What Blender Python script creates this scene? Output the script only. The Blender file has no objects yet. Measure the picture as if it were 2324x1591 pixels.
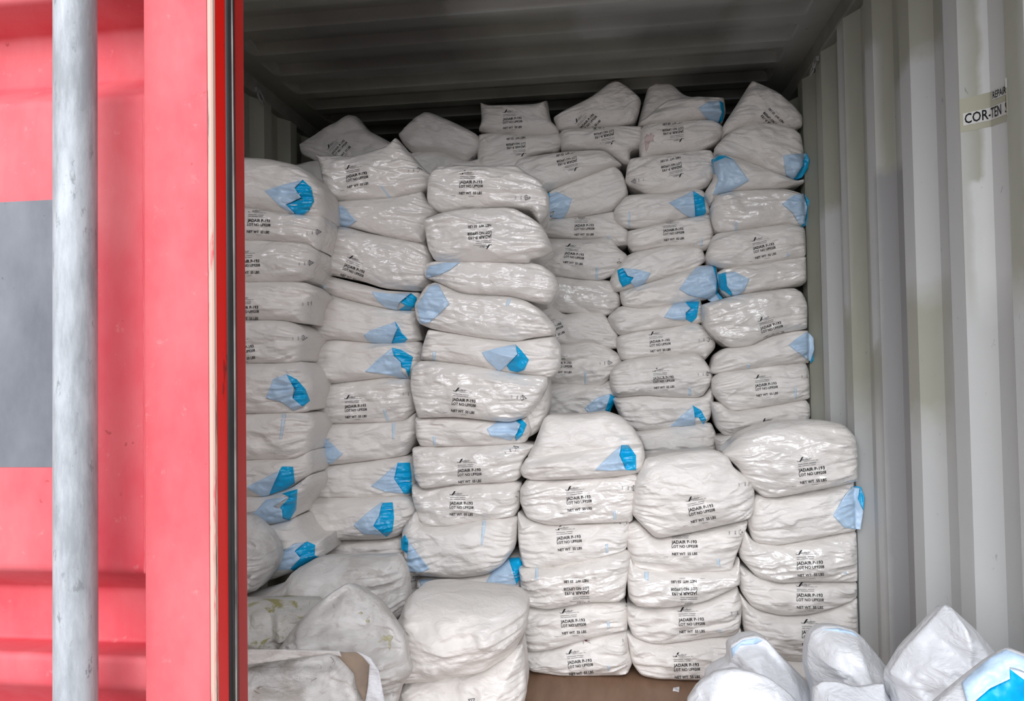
import bpy, math, random
import numpy as np
from mathutils import Vector
from mathutils.bvhtree import BVHTree
from mathutils.geometry import delaunay_2d_cdt, tessellate_polygon

SC = bpy.context.scene
COL = SC.collection

# ------------------------------------------------------------------ camera
FPX, VX, VY, ROLL = 1680.0, 1380.0, 840.0, math.radians(.93)
CAM_H = 1.104
yaw = math.atan((VX - 1162) / FPX)
pit = math.atan((VY - 795.5) / FPX * math.cos(yaw))
cf = np.array([-math.sin(yaw) * math.cos(pit), math.cos(yaw) * math.cos(pit), math.sin(pit)])
r0 = np.array([math.cos(yaw), math.sin(yaw), 0.0])
u0 = np.cross(r0, cf)
cr = r0 * math.cos(ROLL) - u0 * math.sin(ROLL)
cu = u0 * math.cos(ROLL) + r0 * math.sin(ROLL)
cam_data = bpy.data.cameras.new('camera')
cam_data.lens = FPX / 2324 * 36
cam_data.sensor_width = 36
cam_data.sensor_fit = 'HORIZONTAL'
cam_data.clip_start = .02
cam = bpy.data.objects.new('camera', cam_data)
COL.objects.link(cam)
from mathutils import Matrix
cam.matrix_world = Matrix(((cr[0], cu[0], -cf[0], 0), (cr[1], cu[1], -cf[1], 0), (cr[2], cu[2], -cf[2], CAM_H), (0, 0, 0, 1)))
SC.camera = cam
CAM = np.array([0, 0, CAM_H])

def ray(px, py):
    d = cf + cr * (px - 1162) / FPX - cu * (py - 795.5) / FPX
    return d
def at(px, py, Y):
    d = ray(px, py)
    return CAM + d * (Y / d[1])

# ------------------------------------------------------------------ light
SC.view_settings.view_transform = 'Standard'
SC.view_settings.look = 'None'
SC.view_settings.gamma = 1
SC.view_settings.use_curve_mapping = False
SC.view_settings.exposure = 0.0
w = bpy.data.worlds.new('overcast sky'); SC.world = w
w.use_nodes = True
nt = w.node_tree; nt.nodes.clear()
wo = nt.nodes.new('ShaderNodeOutputWorld'); bg = nt.nodes.new('ShaderNodeBackground')
tc = nt.nodes.new('ShaderNodeTexCoord'); sx = nt.nodes.new('ShaderNodeSeparateXYZ')
rp = nt.nodes.new('ShaderNodeValToRGB')
rp.color_ramp.elements[0].position = 0.0; rp.color_ramp.elements[0].color = (.52, .54, .57, 1)
rp.color_ramp.elements[1].position = .9; rp.color_ramp.elements[1].color = (.95, .98, 1.03, 1)
nt.links.new(tc.outputs['Generated'], sx.inputs[0]); nt.links.new(sx.outputs[2], rp.inputs[0])
nt.links.new(rp.outputs[0], bg.inputs[0]); nt.links.new(bg.outputs[0], wo.inputs[0])
bg.inputs[1].default_value = 1.0
# the overcast is brightest low behind the viewer
LOBE = Vector((-.08, -1.0, .40)).normalized()
vm_ = nt.nodes.new('ShaderNodeVectorMath'); vm_.operation = 'DOT_PRODUCT'
nt.links.new(tc.outputs['Generated'], vm_.inputs[0]); vm_.inputs[1].default_value = LOBE
lr = nt.nodes.new('ShaderNodeMapRange'); lr.interpolation_type = 'SMOOTHERSTEP'
lr.inputs[1].default_value = .70; lr.inputs[2].default_value = .985; lr.inputs[3].default_value = 0; lr.inputs[4].default_value = 6.6
nt.links.new(vm_.outputs['Value'], lr.inputs[0])
vs_ = nt.nodes.new('ShaderNodeVectorMath'); vs_.operation = 'SCALE'; vs_.inputs[0].default_value = (.97, .99, 1.03)
nt.links.new(lr.outputs[0], vs_.inputs['Scale'])
va_ = nt.nodes.new('ShaderNodeVectorMath'); va_.operation = 'ADD'
nt.links.new(rp.outputs[0], va_.inputs[0]); nt.links.new(vs_.outputs[0], va_.inputs[1]); nt.links.new(va_.outputs[0], bg.inputs[0])
w.cycles.sampling_method = 'MANUAL'; w.cycles.sample_map_resolution = 512

# ------------------------------------------------------------------ materials
class NM:
    def __init__(s, name):
        s.m = bpy.data.materials.new(name); s.m.use_nodes = True
        s.t = s.m.node_tree; s.b = s.t.nodes['Principled BSDF']; s.tc = s.n('ShaderNodeTexCoord')
    def n(s, k): return s.t.nodes.new(k)
    def l(s, a, b): s.t.links.new(a, b)
    def noise(s, scale, detail=4, rough=.55, stretch=None, dist=0, src='Object', off=(0, 0, 0)):
        mp = s.n('ShaderNodeMapping'); s.l(s.tc.outputs[src], mp.inputs[0])
        if stretch: mp.inputs['Scale'].default_value = stretch
        mp.inputs['Location'].default_value = off
        n = s.n('ShaderNodeTexNoise'); n.inputs['Scale'].default_value = scale
        n.inputs['Detail'].default_value = detail; n.inputs['Roughness'].default_value = rough
        n.inputs['Distortion'].default_value = dist
        s.l(mp.outputs[0], n.inputs[0]); return n.outputs[0]
    def ramp(s, fac, a, b, ca=(0, 0, 0), cb=(1, 1, 1)):
        r = s.n('ShaderNodeValToRGB'); e = r.color_ramp.elements
        e[0].position = a; e[1].position = b; e[0].color = (*ca, 1); e[1].color = (*cb, 1)
        s.l(fac, r.inputs[0]); return r.outputs[0]
    def mix(s, fac, a, b):
        m = s.n('ShaderNodeMix'); m.data_type = 'RGBA'
        for k, v in ((0, fac), (6, a), (7, b)):
            if hasattr(v, 'is_linked'): s.l(v, m.inputs[k])
            elif isinstance(v, tuple): m.inputs[k].default_value = (*v, 1)
            else: m.inputs[k].default_value = v
        return m.outputs[2]
    def math(s, op, a, b=None, c=None):
        m = s.n('ShaderNodeMath'); m.operation = op
        for k, v in enumerate((a, b, c)):
            if v is None: continue
            if hasattr(v, 'is_linked'): s.l(v, m.inputs[k])
            else: m.inputs[k].default_value = v
        return m.outputs[0]
    def bump(s, h, strength=.3, dist=.01):
        b = s.n('ShaderNodeBump'); b.inputs['Strength'].default_value = strength
        b.inputs['Distance'].default_value = dist; s.l(h, b.inputs['Height'])
        s.l(b.outputs[0], s.b.inputs['Normal']); return b
    def col(s, c):
        if hasattr(c, 'is_linked'): s.l(c, s.b.inputs['Base Color'])
        else: s.b.inputs['Base Color'].default_value = (*c, 1)
    def set(s, rough=.5, spec=.5, metal=0):
        s.b.inputs['Roughness'].default_value = rough
        s.b.inputs['Specular IOR Level'].default_value = spec
        s.b.inputs['Metallic'].default_value = metal
        return s

def mat_sack(name, dirt=0, stain=None, rough=.42, base=(.815, .775, .738), spec=.45):
    s = NM(name).set(rough, spec)
    inf = s.n('ShaderNodeObjectInfo')
    mp = s.n('ShaderNodeVectorMath'); mp.operation = 'ADD'
    s.l(s.tc.outputs['Object'], mp.inputs[0])
    cmb = s.n('ShaderNodeCombineXYZ'); r = s.math('MULTIPLY', inf.outputs['Random'], 37.0)
    for i in range(3): s.l(r, cmb.inputs[i])
    s.l(cmb.outputs[0], mp.inputs[1])
    def nz(scale, det=4, stretch=(1, 1, 1), dist=0, rg=.55):
        m2 = s.n('ShaderNodeMapping'); m2.inputs['Scale'].default_value = stretch
        s.l(mp.outputs[0], m2.inputs[0])
        n = s.n('ShaderNodeTexNoise'); n.inputs['Scale'].default_value = scale
        n.inputs['Detail'].default_value = det; n.inputs['Distortion'].default_value = dist
        n.inputs['Roughness'].default_value = rg
        s.l(m2.outputs[0], n.inputs[0]); return n.outputs[0]
    c = s.mix(s.ramp(nz(3.5), .35, .7), base, tuple(x * f for x, f in zip(base, (.95, .96, .97))))
    if dirt:
        g = s.ramp(nz(7, 8, (1, 1, 1.6), .8, .68), .50 - .05 * dirt, .60)
        c = s.mix(s.math('MULTIPLY', g, .62 * dirt), c, (.36, .32, .28))
        g2 = s.ramp(nz(26, 8, (1, 1, 2.5), 1.2, .7), .60, .68)
        c = s.mix(s.math('MULTIPLY', g2, .6 * dirt), c, (.17, .12, .08))
    if stain:
        g3 = s.ramp(nz(9, 5, (1, 1, 1), 2.2, .6), .555, .63)
        c = s.mix(s.math('MULTIPLY', g3, .8), c, stain)
    s.col(c)
    h1 = nz(16, 3, (1, 1, 2.4), .9)
    h2 = nz(60, 3, (1, 1, 1.8), .6)
    v = s.n('ShaderNodeTexVoronoi'); v.feature = 'DISTANCE_TO_EDGE'; v.inputs['Scale'].default_value = 20
    m3 = s.n('ShaderNodeMapping'); m3.inputs['Scale'].default_value = (.7, .7, 1.5); s.l(mp.outputs[0], m3.inputs[0]); s.l(m3.outputs[0], v.inputs[0])
    h = s.math('ADD', s.math('MULTIPLY', h1, 1.0), s.math('MULTIPLY', h2, .22))
    s.bump(h, .42, .016)
    return s.m

M = {}
M['sack'] = mat_sack('white woven plastic')
M['sack_shiny'] = mat_sack('glossy white plastic film', 0, None, .17, spec=.95)
M['sack_dirty'] = mat_sack('soiled white plastic', 1.35, None, .6, (.74, .72, .70))
M['sack_grubby'] = mat_sack('lightly soiled white plastic', .62, None, .46, (.76, .74, .72))
M['sack_stained'] = mat_sack('yellow stained plastic', .5, (.30, .27, .05), .55, (.66, .65, .62))
M['sack_clean'] = mat_sack('bright white plastic', 0, None, .34, (.76, .77, .80))
def simple(name, c, rough=.5, spec=.5, metal=0, nscale=0, c2=None, bump=0):
    s = NM(name).set(rough, spec, metal)
    if c2: s.col(s.mix(s.ramp(s.noise(nscale), .35, .65), c, c2))
    else: s.col(c)
    if bump: s.bump(s.noise(nscale * 1.0, 3), bump, .01)
    return s.m
M['pale'] = simple('pale blue plastic', (.52, .68, .86), .34, .5, 0, 25, (.46, .63, .82), .35)
M['cyan'] = simple('bright cyan plastic', (.0, .36, .70), .3, .5, 0, 22, (.0, .43, .78), .4)
M['stripe'] = simple('faint blue print', (.60, .72, .82), .45)
M['ink'] = simple('black print ink', (.012, .012, .014), .5, .3)
M['ink_soft'] = simple('thin grey print ink', (.13, .13, .14), .5, .3)
M['tan'] = simple('brown paper lining', (.36, .28, .21), .7, .3, 0, 14, (.27, .21, .17), .4)
M['stain'] = simple('yellow green stain', (.52, .49, .30), .6, .3, 0, 60, (.62, .60, .48))
M['red_mark'] = simple('pink smudge', (.66, .50, .48), .5, .4, 0, 40, (.72, .62, .59))

# chalky red paint
s = NM('chalky faded red paint').set(.6, .22)
n1 = s.noise(2.6, 6, .6); n2 = s.noise(11, 6, .65, (1, 1, .45)); n3 = s.noise(60, 5, .7)
f = s.math('ADD', s.math('MULTIPLY', n1, .6), s.math('MULTIPLY', n2, .4))
c = s.mix(s.ramp(f, .36, .58), (.54, .040, .060), (.60, .135, .148))
c = s.mix(s.math('MULTIPLY', s.ramp(n3, .63, .72), .35), c, (.66, .28, .28))
spk = s.ramp(s.noise(90, 2, .5), .74, .77)
c = s.mix(s.math('MULTIPLY', spk, .6), c, (.30, .04, .04))
s.col(c); s.bump(n2, .12, .01); M['red'] = s.m
s = NM('glossy red paint').set(.35, .3); 
c = s.mix(s.ramp(s.noise(30, 5, .6, (1, 1, .25)), .62, .66), (.86, .010, .005), (.05, .015, .015))
s.col(c); M['red_edge'] = s.m
s = NM('deep red paint').set(.4, .4); s.col((.50, .020, .016)); M['red_deep'] = s.m
s = NM('worn primer edge').set(.6, .3)
g = s.ramp(s.noise(22, 7, .7, (3, 3, .22)), .54, .60)
g2 = s.ramp(s.noise(38, 7, .7, (4, 4, .14), off=(3, 1, 2)), .57, .61)
s.col(s.mix(g2, s.mix(g, (.52, .34, .28), (.56, .06, .08)), (.17, .13, .11))); M['primer'] = s.m
M['rubber'] = simple('black rubber', (.018, .017, .018), .42, .5, 0, 12, (.03, .028, .028))
M['gasket_glint'] = simple('grey gasket highlight', (.42, .38, .35), .6, .3, 0, 9, (.08, .07, .07))  # grey tone painted for the highlight along the gasket
# galvanised steel
s = NM('galvanised steel').set(.62, .3, .08)
g = s.ramp(s.noise(26, 7, .7, (1.6, 1.6, .35)), .38, .62)
c = s.mix(g, (.25, .265, .28), (.43, .45, .475))
c = s.mix(s.ramp(s.noise(120, 4, .7, (1, 1, .4)), .60, .68), c, (.22, .232, .243))
s.col(c); s.bump(s.noise(70, 5, .7, (1, 1, .35)), .12, .003); M['galv'] = s.m
s = NM('faded dark decal').set(.45, .5, .1)
c = s.mix(s.ramp(s.noise(9, 7, .65, (1, 1, .5)), .33, .68), (.085, .09, .105), (.175, .185, .205))
c = s.mix(s.ramp(s.noise(85, 4, .6), .68, .73), c, (.05, .05, .06))
s.col(c); M['decal'] = s.m
# wall paint with touched-up patches (rects in world Y, Z)
def wall_mat(name, rects, base, patch, dark):
    s = NM(name).set(.5, .4)
    sp = s.n('ShaderNodeSeparateXYZ'); s.l(s.tc.outputs['Object'], sp.inputs[0])
    nz = s.noise(9, 4, .6)
    yy = s.math('ADD', sp.outputs[1], s.math('MULTIPLY', s.math('SUBTRACT', nz, .5), .03))
    zz = s.math('ADD', sp.outputs[2], s.math('MULTIPLY', s.math('SUBTRACT', nz, .5), .12))
    xx = s.math('ADD', sp.outputs[0], s.math('MULTIPLY', s.math('SUBTRACT', nz, .5), .12))
    c = s.mix(s.ramp(s.noise(5, 5, .6, (1, 1, .35)), .4, .65), base, tuple(b * .88 for b in base))
    for (a0, a1, b0, b1, kind, fz, ax) in rects:
        A = xx if ax == 'x' else yy; B = yy if ax == 'x' else zz
        m = None
        for v, lo, hi in ((A, a0, 1), (A, a1, -1), (B, b0, 1), (B, b1, -1)):
            t = s.math('MULTIPLY_ADD', v, hi / fz, -lo * hi / fz + .5)
            t = s.math('MINIMUM', s.math('MAXIMUM', t, 0.0), 1.0)
            m = t if m is None else s.math('MULTIPLY', m, t)
        c = s.mix(m, c, {'p': patch, 'd': dark, 'y': base, 'w': tuple(min(1, x * 1.25) for x in patch)}[kind])
    g = s.ramp(s.noise(34, 7, .7, (1, 1, .6)), .66, .70)
    c = s.mix(s.math('MULTIPLY', g, .55), c, tuple(x * .45 for x in dark))
    s.col(c); s.bump(s.noise(40, 4, .6), .1, .006)
    return s.m
WB, WP, WD = (.41, .412, .345), (.56, .57, .565), (.32, .32, .325)
M['wall_r'] = wall_mat('old container paint with grey touch ups', [
    (1.0, 3.2, -.1, .95, 'p', .25, 'y'),
    (2.02, 2.35, .9, 1.95, 'p', .05, 'y'), (2.42, 2.62, 1.15, 2.12, 'p', .04, 'y'),
    (1.72, 1.83, 1.3, 2.5, 'w', .015, 'y'), (1.68, 1.86, 1.18, 1.52, 'w', .02, 'y'),
    (2.72, 2.86, 1.3, 2.3, 'p', .05, 'y'), (2.9, 3.1, .9, 1.7, 'p', .05, 'y'),
    (2.0, 2.3, .95, 1.3, 'y', .1, 'y'), (1.2, 1.6, .9, 2.5, 'p', .05, 'y'),
    (1.2, 2.05, -.1, 1.25, 'p', .12, 'y'), (1.86, 2.02, -.1, 2.4, 'p', .06, 'y'), (2.05, 2.9, -.1, .9, 'p', .2, 'y'), (2.3, 2.44, .1, 1.7, 'd', .05, 'y')], WB, WP, WD)
M['wall_l'] = wall_mat('old container paint', [(2.2, 3.0, .8, 1.9, 'p', .1, 'y')], WB, WP, WD)
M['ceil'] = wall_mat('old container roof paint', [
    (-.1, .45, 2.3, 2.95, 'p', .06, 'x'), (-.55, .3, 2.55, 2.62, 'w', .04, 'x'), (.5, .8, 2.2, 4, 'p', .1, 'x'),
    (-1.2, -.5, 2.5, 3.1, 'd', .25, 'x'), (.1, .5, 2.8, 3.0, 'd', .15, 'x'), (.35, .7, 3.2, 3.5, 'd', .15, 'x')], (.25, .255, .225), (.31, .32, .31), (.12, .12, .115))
M['rail'] = simple('side rail paint', (.24, .24, .21), .55, .4, 0, 8, (.19, .19, .17))
s = NM('brown plywood floor').set(.5, .4)
c = s.mix(s.ramp(s.noise(7, 6, .6, (3, .6, 1)), .35, .7), (.23, .135, .085), (.30, .185, .12))
c = s.mix(s.math('MULTIPLY', s.ramp(s.noise(70, 4, .6), .66, .70), .6), c, (.09, .05, .035))
s.col(c); M['floor'] = s.m
M['ground'] = simple('grey concrete yard', (.25, .24, .23), .85, .2, 0, 3, (.29, .28, .27))
M['label'] = simple('white vinyl sticker', (.72, .72, .70), .4)
M['label_old'] = simple('yellowed clear film', (.47, .47, .37), .35)
M['insect'] = simple('brown red chitin', (.10, .012, .010), .35)
M['leg'] = simple('dark insect leg', (.10, .07, .07), .5)
M['steel'] = simple('painted steel ring', (.30, .30, .29), .4, .5, .2)

# ------------------------------------------------------------------ mesh helpers
def mk(name, verts, faces, mat, parent=None, smooth=True, origin=None):
    v = np.array(verts, float)
    if origin is None:
        origin = np.array([(v[:, 0].min() + v[:, 0].max()) / 2, (v[:, 1].min() + v[:, 1].max()) / 2, v[:, 2].min()])
    me = bpy.data.meshes.new(name)
    me.from_pydata((v - origin).tolist(), [], [tuple(int(i) for i in f) for f in faces])
    if smooth: me.polygons.foreach_set('use_smooth', [True] * len(me.polygons))
    me.materials.append(M[mat] if isinstance(mat, str) else mat)
    o = bpy.data.objects.new(name, me); COL.objects.link(o)
    if parent is not None:
        q = parent; off_ = Vector((0, 0, 0))
        while q is not None: off_ += q.location; q = q.parent
        o.parent = parent; o.location = Vector(origin) - off_
    else: o.location = origin
    return o
def tag(o, label=None, cat=None, group=None, kind=None):
    if label: o['label'] = label
    if cat: o['category'] = cat
    if group: o['group'] = group
    if kind: o['kind'] = kind
    return o
def empty(name, loc):
    o = bpy.data.objects.new(name, None); COL.objects.link(o); o.location = loc
    o.empty_display_size = .05
    return o
def box(x0, x1, y0, y1, z0, z1):
    v = [(x, y, z) for x in (x0, x1) for y in (y0, y1) for z in (z0, z1)]
    return v, [(0, 1, 3, 2), (4, 6, 7, 5), (0, 4, 5, 1), (2, 3, 7, 6), (0, 2, 6, 4), (1, 5, 7, 3)]
def extr(prof, z0, z1, closed=True, nz=1):
    """prof: list of (x,y); extruded along z"""
    n = len(prof); v = []; f = []
    for k in range(nz + 1):
        z = z0 + (z1 - z0) * k / nz
        v += [(x, y, z) for x, y in prof]
    m = n if closed else n - 1
    for k in range(nz):
        for i in range(m):
            j = (i + 1) % n
            f.append((k * n + i, k * n + j, (k + 1) * n + j, (k + 1) * n + i))
    if closed:
        f.append(tuple(range(n))[::-1]); f.append(tuple(nz * n + i for i in range(n)))
    return v, f
def sheet(name, pts2, mat, thick, parent=None):
    o = mk(name, pts2[0], pts2[1], mat, parent, smooth=False)
    if thick:
        md = o.modifiers.new('thickness', 'SOLIDIFY'); md.thickness = thick; md.offset = 0
    return o
def tube(path, r, n=12, closed=False):
    v = []; f = []; P = [np.array(p, float) for p in path]; m = len(P)
    for i, p in enumerate(P):
        a = P[(i - 1) % m] if (closed or i > 0) else p
        b = P[(i + 1) % m] if (closed or i < m - 1) else p
        t = b - a; t /= np.linalg.norm(t)
        ref = np.array([0, 0, 1.]) if abs(t[2]) < .9 else np.array([1., 0, 0])
        e1 = np.cross(t, ref); e1 /= np.linalg.norm(e1); e2 = np.cross(t, e1)
        rr = r[i] if isinstance(r, (list, tuple)) else r
        for k in range(n):
            th = 2 * math.pi * k / n
            v.append(p + rr * (math.cos(th) * e1 + math.sin(th) * e2))
    for i in range(m if closed else m - 1):
        j = (i + 1) % m
        for k in range(n):
            l = (k + 1) % n
            f.append((i * n + k, i * n + l, j * n + l, j * n + k))
    if not closed:
        f.append(tuple(range(n))[::-1]); f.append(tuple((m - 1) * n + k for k in range(n)))
    return v, f
def join(*vf):
    V = []; F = []
    for v, f in vf:
        k = len(V); V += list(v); F += [tuple(i + k for i in q) for q in f]
    return V, F

# ------------------------------------------------------------------ container shell
XR, XL, ZC, Y0, Y1 = .845, -1.505, 2.39, .64, 6.5
PITCH, DEP = .278, .036
PHASE = 2.155
def corr(y, ph=PHASE, pitch=PITCH, dep=DEP):
    """0 = inner flat, dep = outer flat"""
    t = ((y - ph) / pitch) % 1.0
    if t < .26: return 0.0
    if t < .5: return dep * (t - .26) / .24
    if t < .76: return dep
    return dep * (1 - (t - .76) / .24)
def corr_ys(ph, pitch, a, b):
    out = []; k = math.floor((a - ph) / pitch) - 1
    while ph + k * pitch < b + pitch:
        for t in (0, .26, .5, .76): out.append(ph + (k + t) * pitch)
        k += 1
    return [a] + [y for y in out if a < y < b] + [b]
def wall(name, X, sgn, mat, ph):
    ys = corr_ys(ph, PITCH, Y0 + .16, Y1)
    v = []; zs = (.0, .10, ZC - .06)
    for y in ys:
        for z in zs: v.append((X + sgn * corr(y, ph), y, z))
    f = []
    n = len(zs)
    for i in range(len(ys) - 1):
        for k in range(n - 1): f.append((i * n + k, i * n + k + 1, (i + 1) * n + k + 1, (i + 1) * n + k))
    o = mk(name, v, f, mat, None, smooth=False, origin=np.array([0., 0, 0]))
    md = o.modifiers.new('thickness', 'SOLIDIFY'); md.thickness = .002; md.offset = 0
    bv = o.modifiers.new('fold', 'BEVEL'); bv.width = .006; bv.segments = 2; bv.limit_method = 'ANGLE'
    return tag(o, kind='structure')
wall('wall_right', XR, 1, 'wall_r', PHASE)
wall('wall_left', XL, -1, 'wall_l', 2.0)
# roof: corrugations across
RP = .209; RPH = 2.60
def roofz(y, x):
    e = min(x - XL, XR - x)
    m = min(1, max(0, (e - .10) / .035)); m = m * m * (3 - 2 * m)
    t = ((y - RPH) / RP) % 1.0
    q = 0 if t < .30 else (t - .30) / .2 if t < .5 else 1 if t < .8 else 1 - (t - .8) / .2
    return ZC + .002 + .032 * q * m
ys = []
k = math.floor((Y0 - RPH) / RP) - 1
while RPH + k * RP < Y1:
    ys += [RPH + (k + t) * RP for t in (0, .30, .5, .8)]; k += 1
ys = [Y0] + [y for y in ys if Y0 < y < Y1] + [Y1]
xs = [XL, XL + .08] + list(np.linspace(XL + .10, XL + .14, 6)) + [-.3] + list(np.linspace(XR - .14, XR - .10, 6)) + [XR - .08, XR]
v = [(x, y, roofz(y, x)) for y in ys for x in xs]; n = len(xs)
f = [(i * n + k, i * n + k + 1, (i + 1) * n + k + 1, (i + 1) * n + k) for i in range(len(ys) - 1) for k in range(n - 1)]
o = mk('ceiling', v, f, 'ceil', None, False, np.array([0., 0, 0])); tag(o, kind='structure')
md = o.modifiers.new('thickness', 'SOLIDIFY'); md.thickness = .002; md.offset = 0
# floor, back wall
v, f = box(XL - .03, XR + .03, Y0, Y1, -.03, 0.0)
tag(mk('floor', v, f, 'floor', None, False, np.array([0., 0, 0])), kind='structure')
v, f = box(XL - .04, XR + .04, Y1, Y1 + .04, -.15, ZC + .03)
tag(mk('wall_back', v, f, 'wall_l', None, False), kind='structure')
# rails and posts
k = 1
for (x0, x1, y0, y1, z0, z1) in ((XR - .004, XR + .06, Y0, Y1, ZC - .065, ZC + .03), (XL - .06, XL + .004, Y0, Y1, ZC - .065, ZC + .03),
                                 (XR - .02, XR + .14, Y0, Y0 + .16, -.15, ZC + .03), (XL - .14, XL + .02, Y0 + .06, Y0 + .20, -.15, ZC + .03),
                                 (XL - .14, XR + .14, Y0, Y0 + .12, ZC - .03, ZC + .06), (XL - .03, XR + .03, Y0, Y0 + .10, -.15, -.031)):
    v, f = box(x0, x1, y0, y1, z0, z1)
    o = mk('trim_%d' % k, v, f, 'rail' if k < 3 else 'red_deep', None, False, np.array([0., 0, 0])); tag(o, kind='structure')
    b = o.modifiers.new('round', 'BEVEL'); b.width = .006; b.segments = 2
    k += 1
# yard outside
v, f = box(-30, 30, -40, 30, -.75, -.62)
tag(mk('ground', v, f, 'ground', None, False), kind='structure')

# ------------------------------------------------------------------ closed door leaf at the left
YD = .60
door = empty('door_1', (XL, YD, 0)); tag(door, kind='structure')
xe = at(494, 800, YD)[0]          # outer right corner of the stile
xs0 = at(328, 800, YD)[0]         # left edge of the stile
ZD0, ZD1 = -.02, ZC - .035
def dpart(name, vf, mat, sm=False, bev=0, par=None):
    o = mk(name, vf[0], vf[1], mat, par or door, sm)
    if par is not None and par is not door: o.location = Vector(o.location)
    if bev:
        b = o.modifiers.new('round', 'BEVEL'); b.width = bev; b.segments = 3; b.limit_method = 'ANGLE'
    return o
def sp_(q, dy): return (at(q, 800, YD + dy)[0], YD + dy)
a0_, a1_, a2_, a3_, a4_ = sp_(474, 0), sp_(489, .0025), sp_(492, .004), sp_(515, .021), sp_(515.5, .0215)
dpart('stile', extr([(xs0, YD), (a0_[0] - .0004, YD), (a0_[0] - .0004, YD + .045), (xs0, YD + .045)], ZD0, ZD1), 'red', False, .0008)
# worn corner, receding red edge, rubber gasket and rear lip
dpart('worn_edge', extr([(a0_[0] + .0002, YD), sp_(482, .0003), sp_(487, .0014), a1_, a2_, (a0_[0] + .0002, YD + .004)], ZD0, ZD1), 'primer', False)
dpart('edge_face', extr([(a0_[0] + .0004, YD + .0042), (a2_[0], YD + .0042), a3_, (a0_[0] + .0004, a3_[1])], ZD0, ZD1), 'red_edge')
dpart('gasket', extr([(a0_[0] + .0004, YD + .0215), a4_, sp_(524, .024), sp_(531, .030), sp_(536, .038), sp_(537, .046), (a0_[0] + .0004, YD + .046)], ZD0, ZD1), 'rubber', True)
bx_, by_ = sp_(531.5, .0295)
dpart('gasket_highlight', tube([(bx_ + .0004 * math.sin(z * 7), by_, z) for z in np.linspace(ZD0, ZD1, 60)], .0009, 8), 'gasket_glint', True)  # thin grey tube stands in for the light catching the rubber gasket
dpart('rear_lip', extr([(a0_[0], YD + .0465), sp_(538, .0465), sp_(557, .062), sp_(557.5, .065), (a0_[0], YD + .065)], ZD0, ZD1), 'red_deep')
# corrugated leaf panel: vertical profile of (py at x=270, outward?)
prof = [(-900, 1), (-560, 1), (-500, 0), (-390, 0), (-340, 1), (-18, 1), (72, 0), (188, 0), (222, 1), (1296, 1), (1332, 0), (1458, 0), (1492, 1), (1560, 1), (1610, 0), (1720, 0), (1760, 1), (2400, 1)]
yo, yi = YD + .004, YD + .052
pts = []
for py, o_ in prof:
    y = yo if o_ else yi
    pts.append((y, at(270, py, y)[2]))
pts = [(y, min(max(z, ZD0), ZD1)) for y, z in pts]
# soften the folds
def soft(P, r=.006):
    out = [P[0]]
    for i in range(1, len(P) - 1):
        a, b, c = (np.array(P[i + d]) for d in (-1, 0, 1))
        la, lc = np.linalg.norm(a - b), np.linalg.norm(c - b)
        if la < 1e-5 or lc < 1e-5: continue
        p0 = b + (a - b) / la * min(r, la / 2.2); p2 = b + (c - b) / lc * min(r, lc / 2.2)
        for t in (0, .25, .5, .75, 1): out.append(tuple((1 - t) ** 2 * p0 + 2 * t * (1 - t) * b + t * t * p2))
    out.append(P[-1]); return out
pts = soft(pts)
xl = XL + .02
v = []; xs_ = [xl, xl + .3, xs0 - .03, xs0 - .0005, xs0 + .002]
for y, z in pts:
    for x in xs_: v.append((x, y, z))
n = len(xs_)
f = [(i * n + k, i * n + k + 1, (i + 1) * n + k + 1, (i + 1) * n + k) for i in range(len(pts) - 1) for k in range(n - 1)]
o = dpart('corrugated_panel', (v, f), 'red', True)
md = o.modifiers.new('thickness', 'SOLIDIFY'); md.thickness = .002; md.offset = 0
# weld seam beside the stile
z0, z1 = at(322, 1300, yo)[2], at(322, 222, yo)[2]
dpart('weld_seam', tube([(xs0 - .0015 + .0004 * math.sin(z * 300), yo - .001, z) for z in np.linspace(z0, z1, 160)], .0016, 8), 'red', True)
# faded decal left of the bar
a, b = at(-700, 457, yo), at(150, 1060, yo)
dpart('faded_decal', box(xl + .1, b[0], yo - .0014, yo - .0002, b[2], at(60, 457, yo)[2]), 'decal')
# locking bar
yb = YD - .045
xa, xb = at(130, 800, yb)[0], at(213, 800, yb)[0]
rb = (xb - xa) / 2 * .985; xc = (xa + xb) / 2
bar = dpart('locking_bar', tube([(xc, yb, z) for z in np.linspace(-.1, ZC + .02, 12)], rb, 40), 'galv', True)
for zz in (-.04, ZC - .10):
    dpart('bar_bracket', box(xc - .03, xc + .03, yb + rb * .6, YD + .003, zz, zz + .06), 'galv', False, .003)

# ------------------------------------------------------------------ numpy noise
_rng = np.random.RandomState(7)
_T = _rng.rand(256, 256) * 2 - 1
def vn(x, y):
    xi = np.floor(x).astype(int); yi_ = np.floor(y).astype(int)
    fx = x - xi; fy = y - yi_
    fx = fx * fx * fx * (fx * (fx * 6 - 15) + 10); fy = fy * fy * fy * (fy * (fy * 6 - 15) + 10)
    a = _T[xi % 256, yi_ % 256]; b = _T[(xi + 1) % 256, yi_ % 256]
    c = _T[xi % 256, (yi_ + 1) % 256]; d = _T[(xi + 1) % 256, (yi_ + 1) % 256]
    return (a * (1 - fx) + b * fx) * (1 - fy) + (c * (1 - fx) + d * fx) * fy
def fbm(x, y, o=3):
    s_ = 0; a = 1
    for i in range(o): s_ = s_ + a * vn(x + i * 17.3, y + i * 9.1); x = x * 2.03; y = y * 2.03; a *= .5
    return s_
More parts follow.
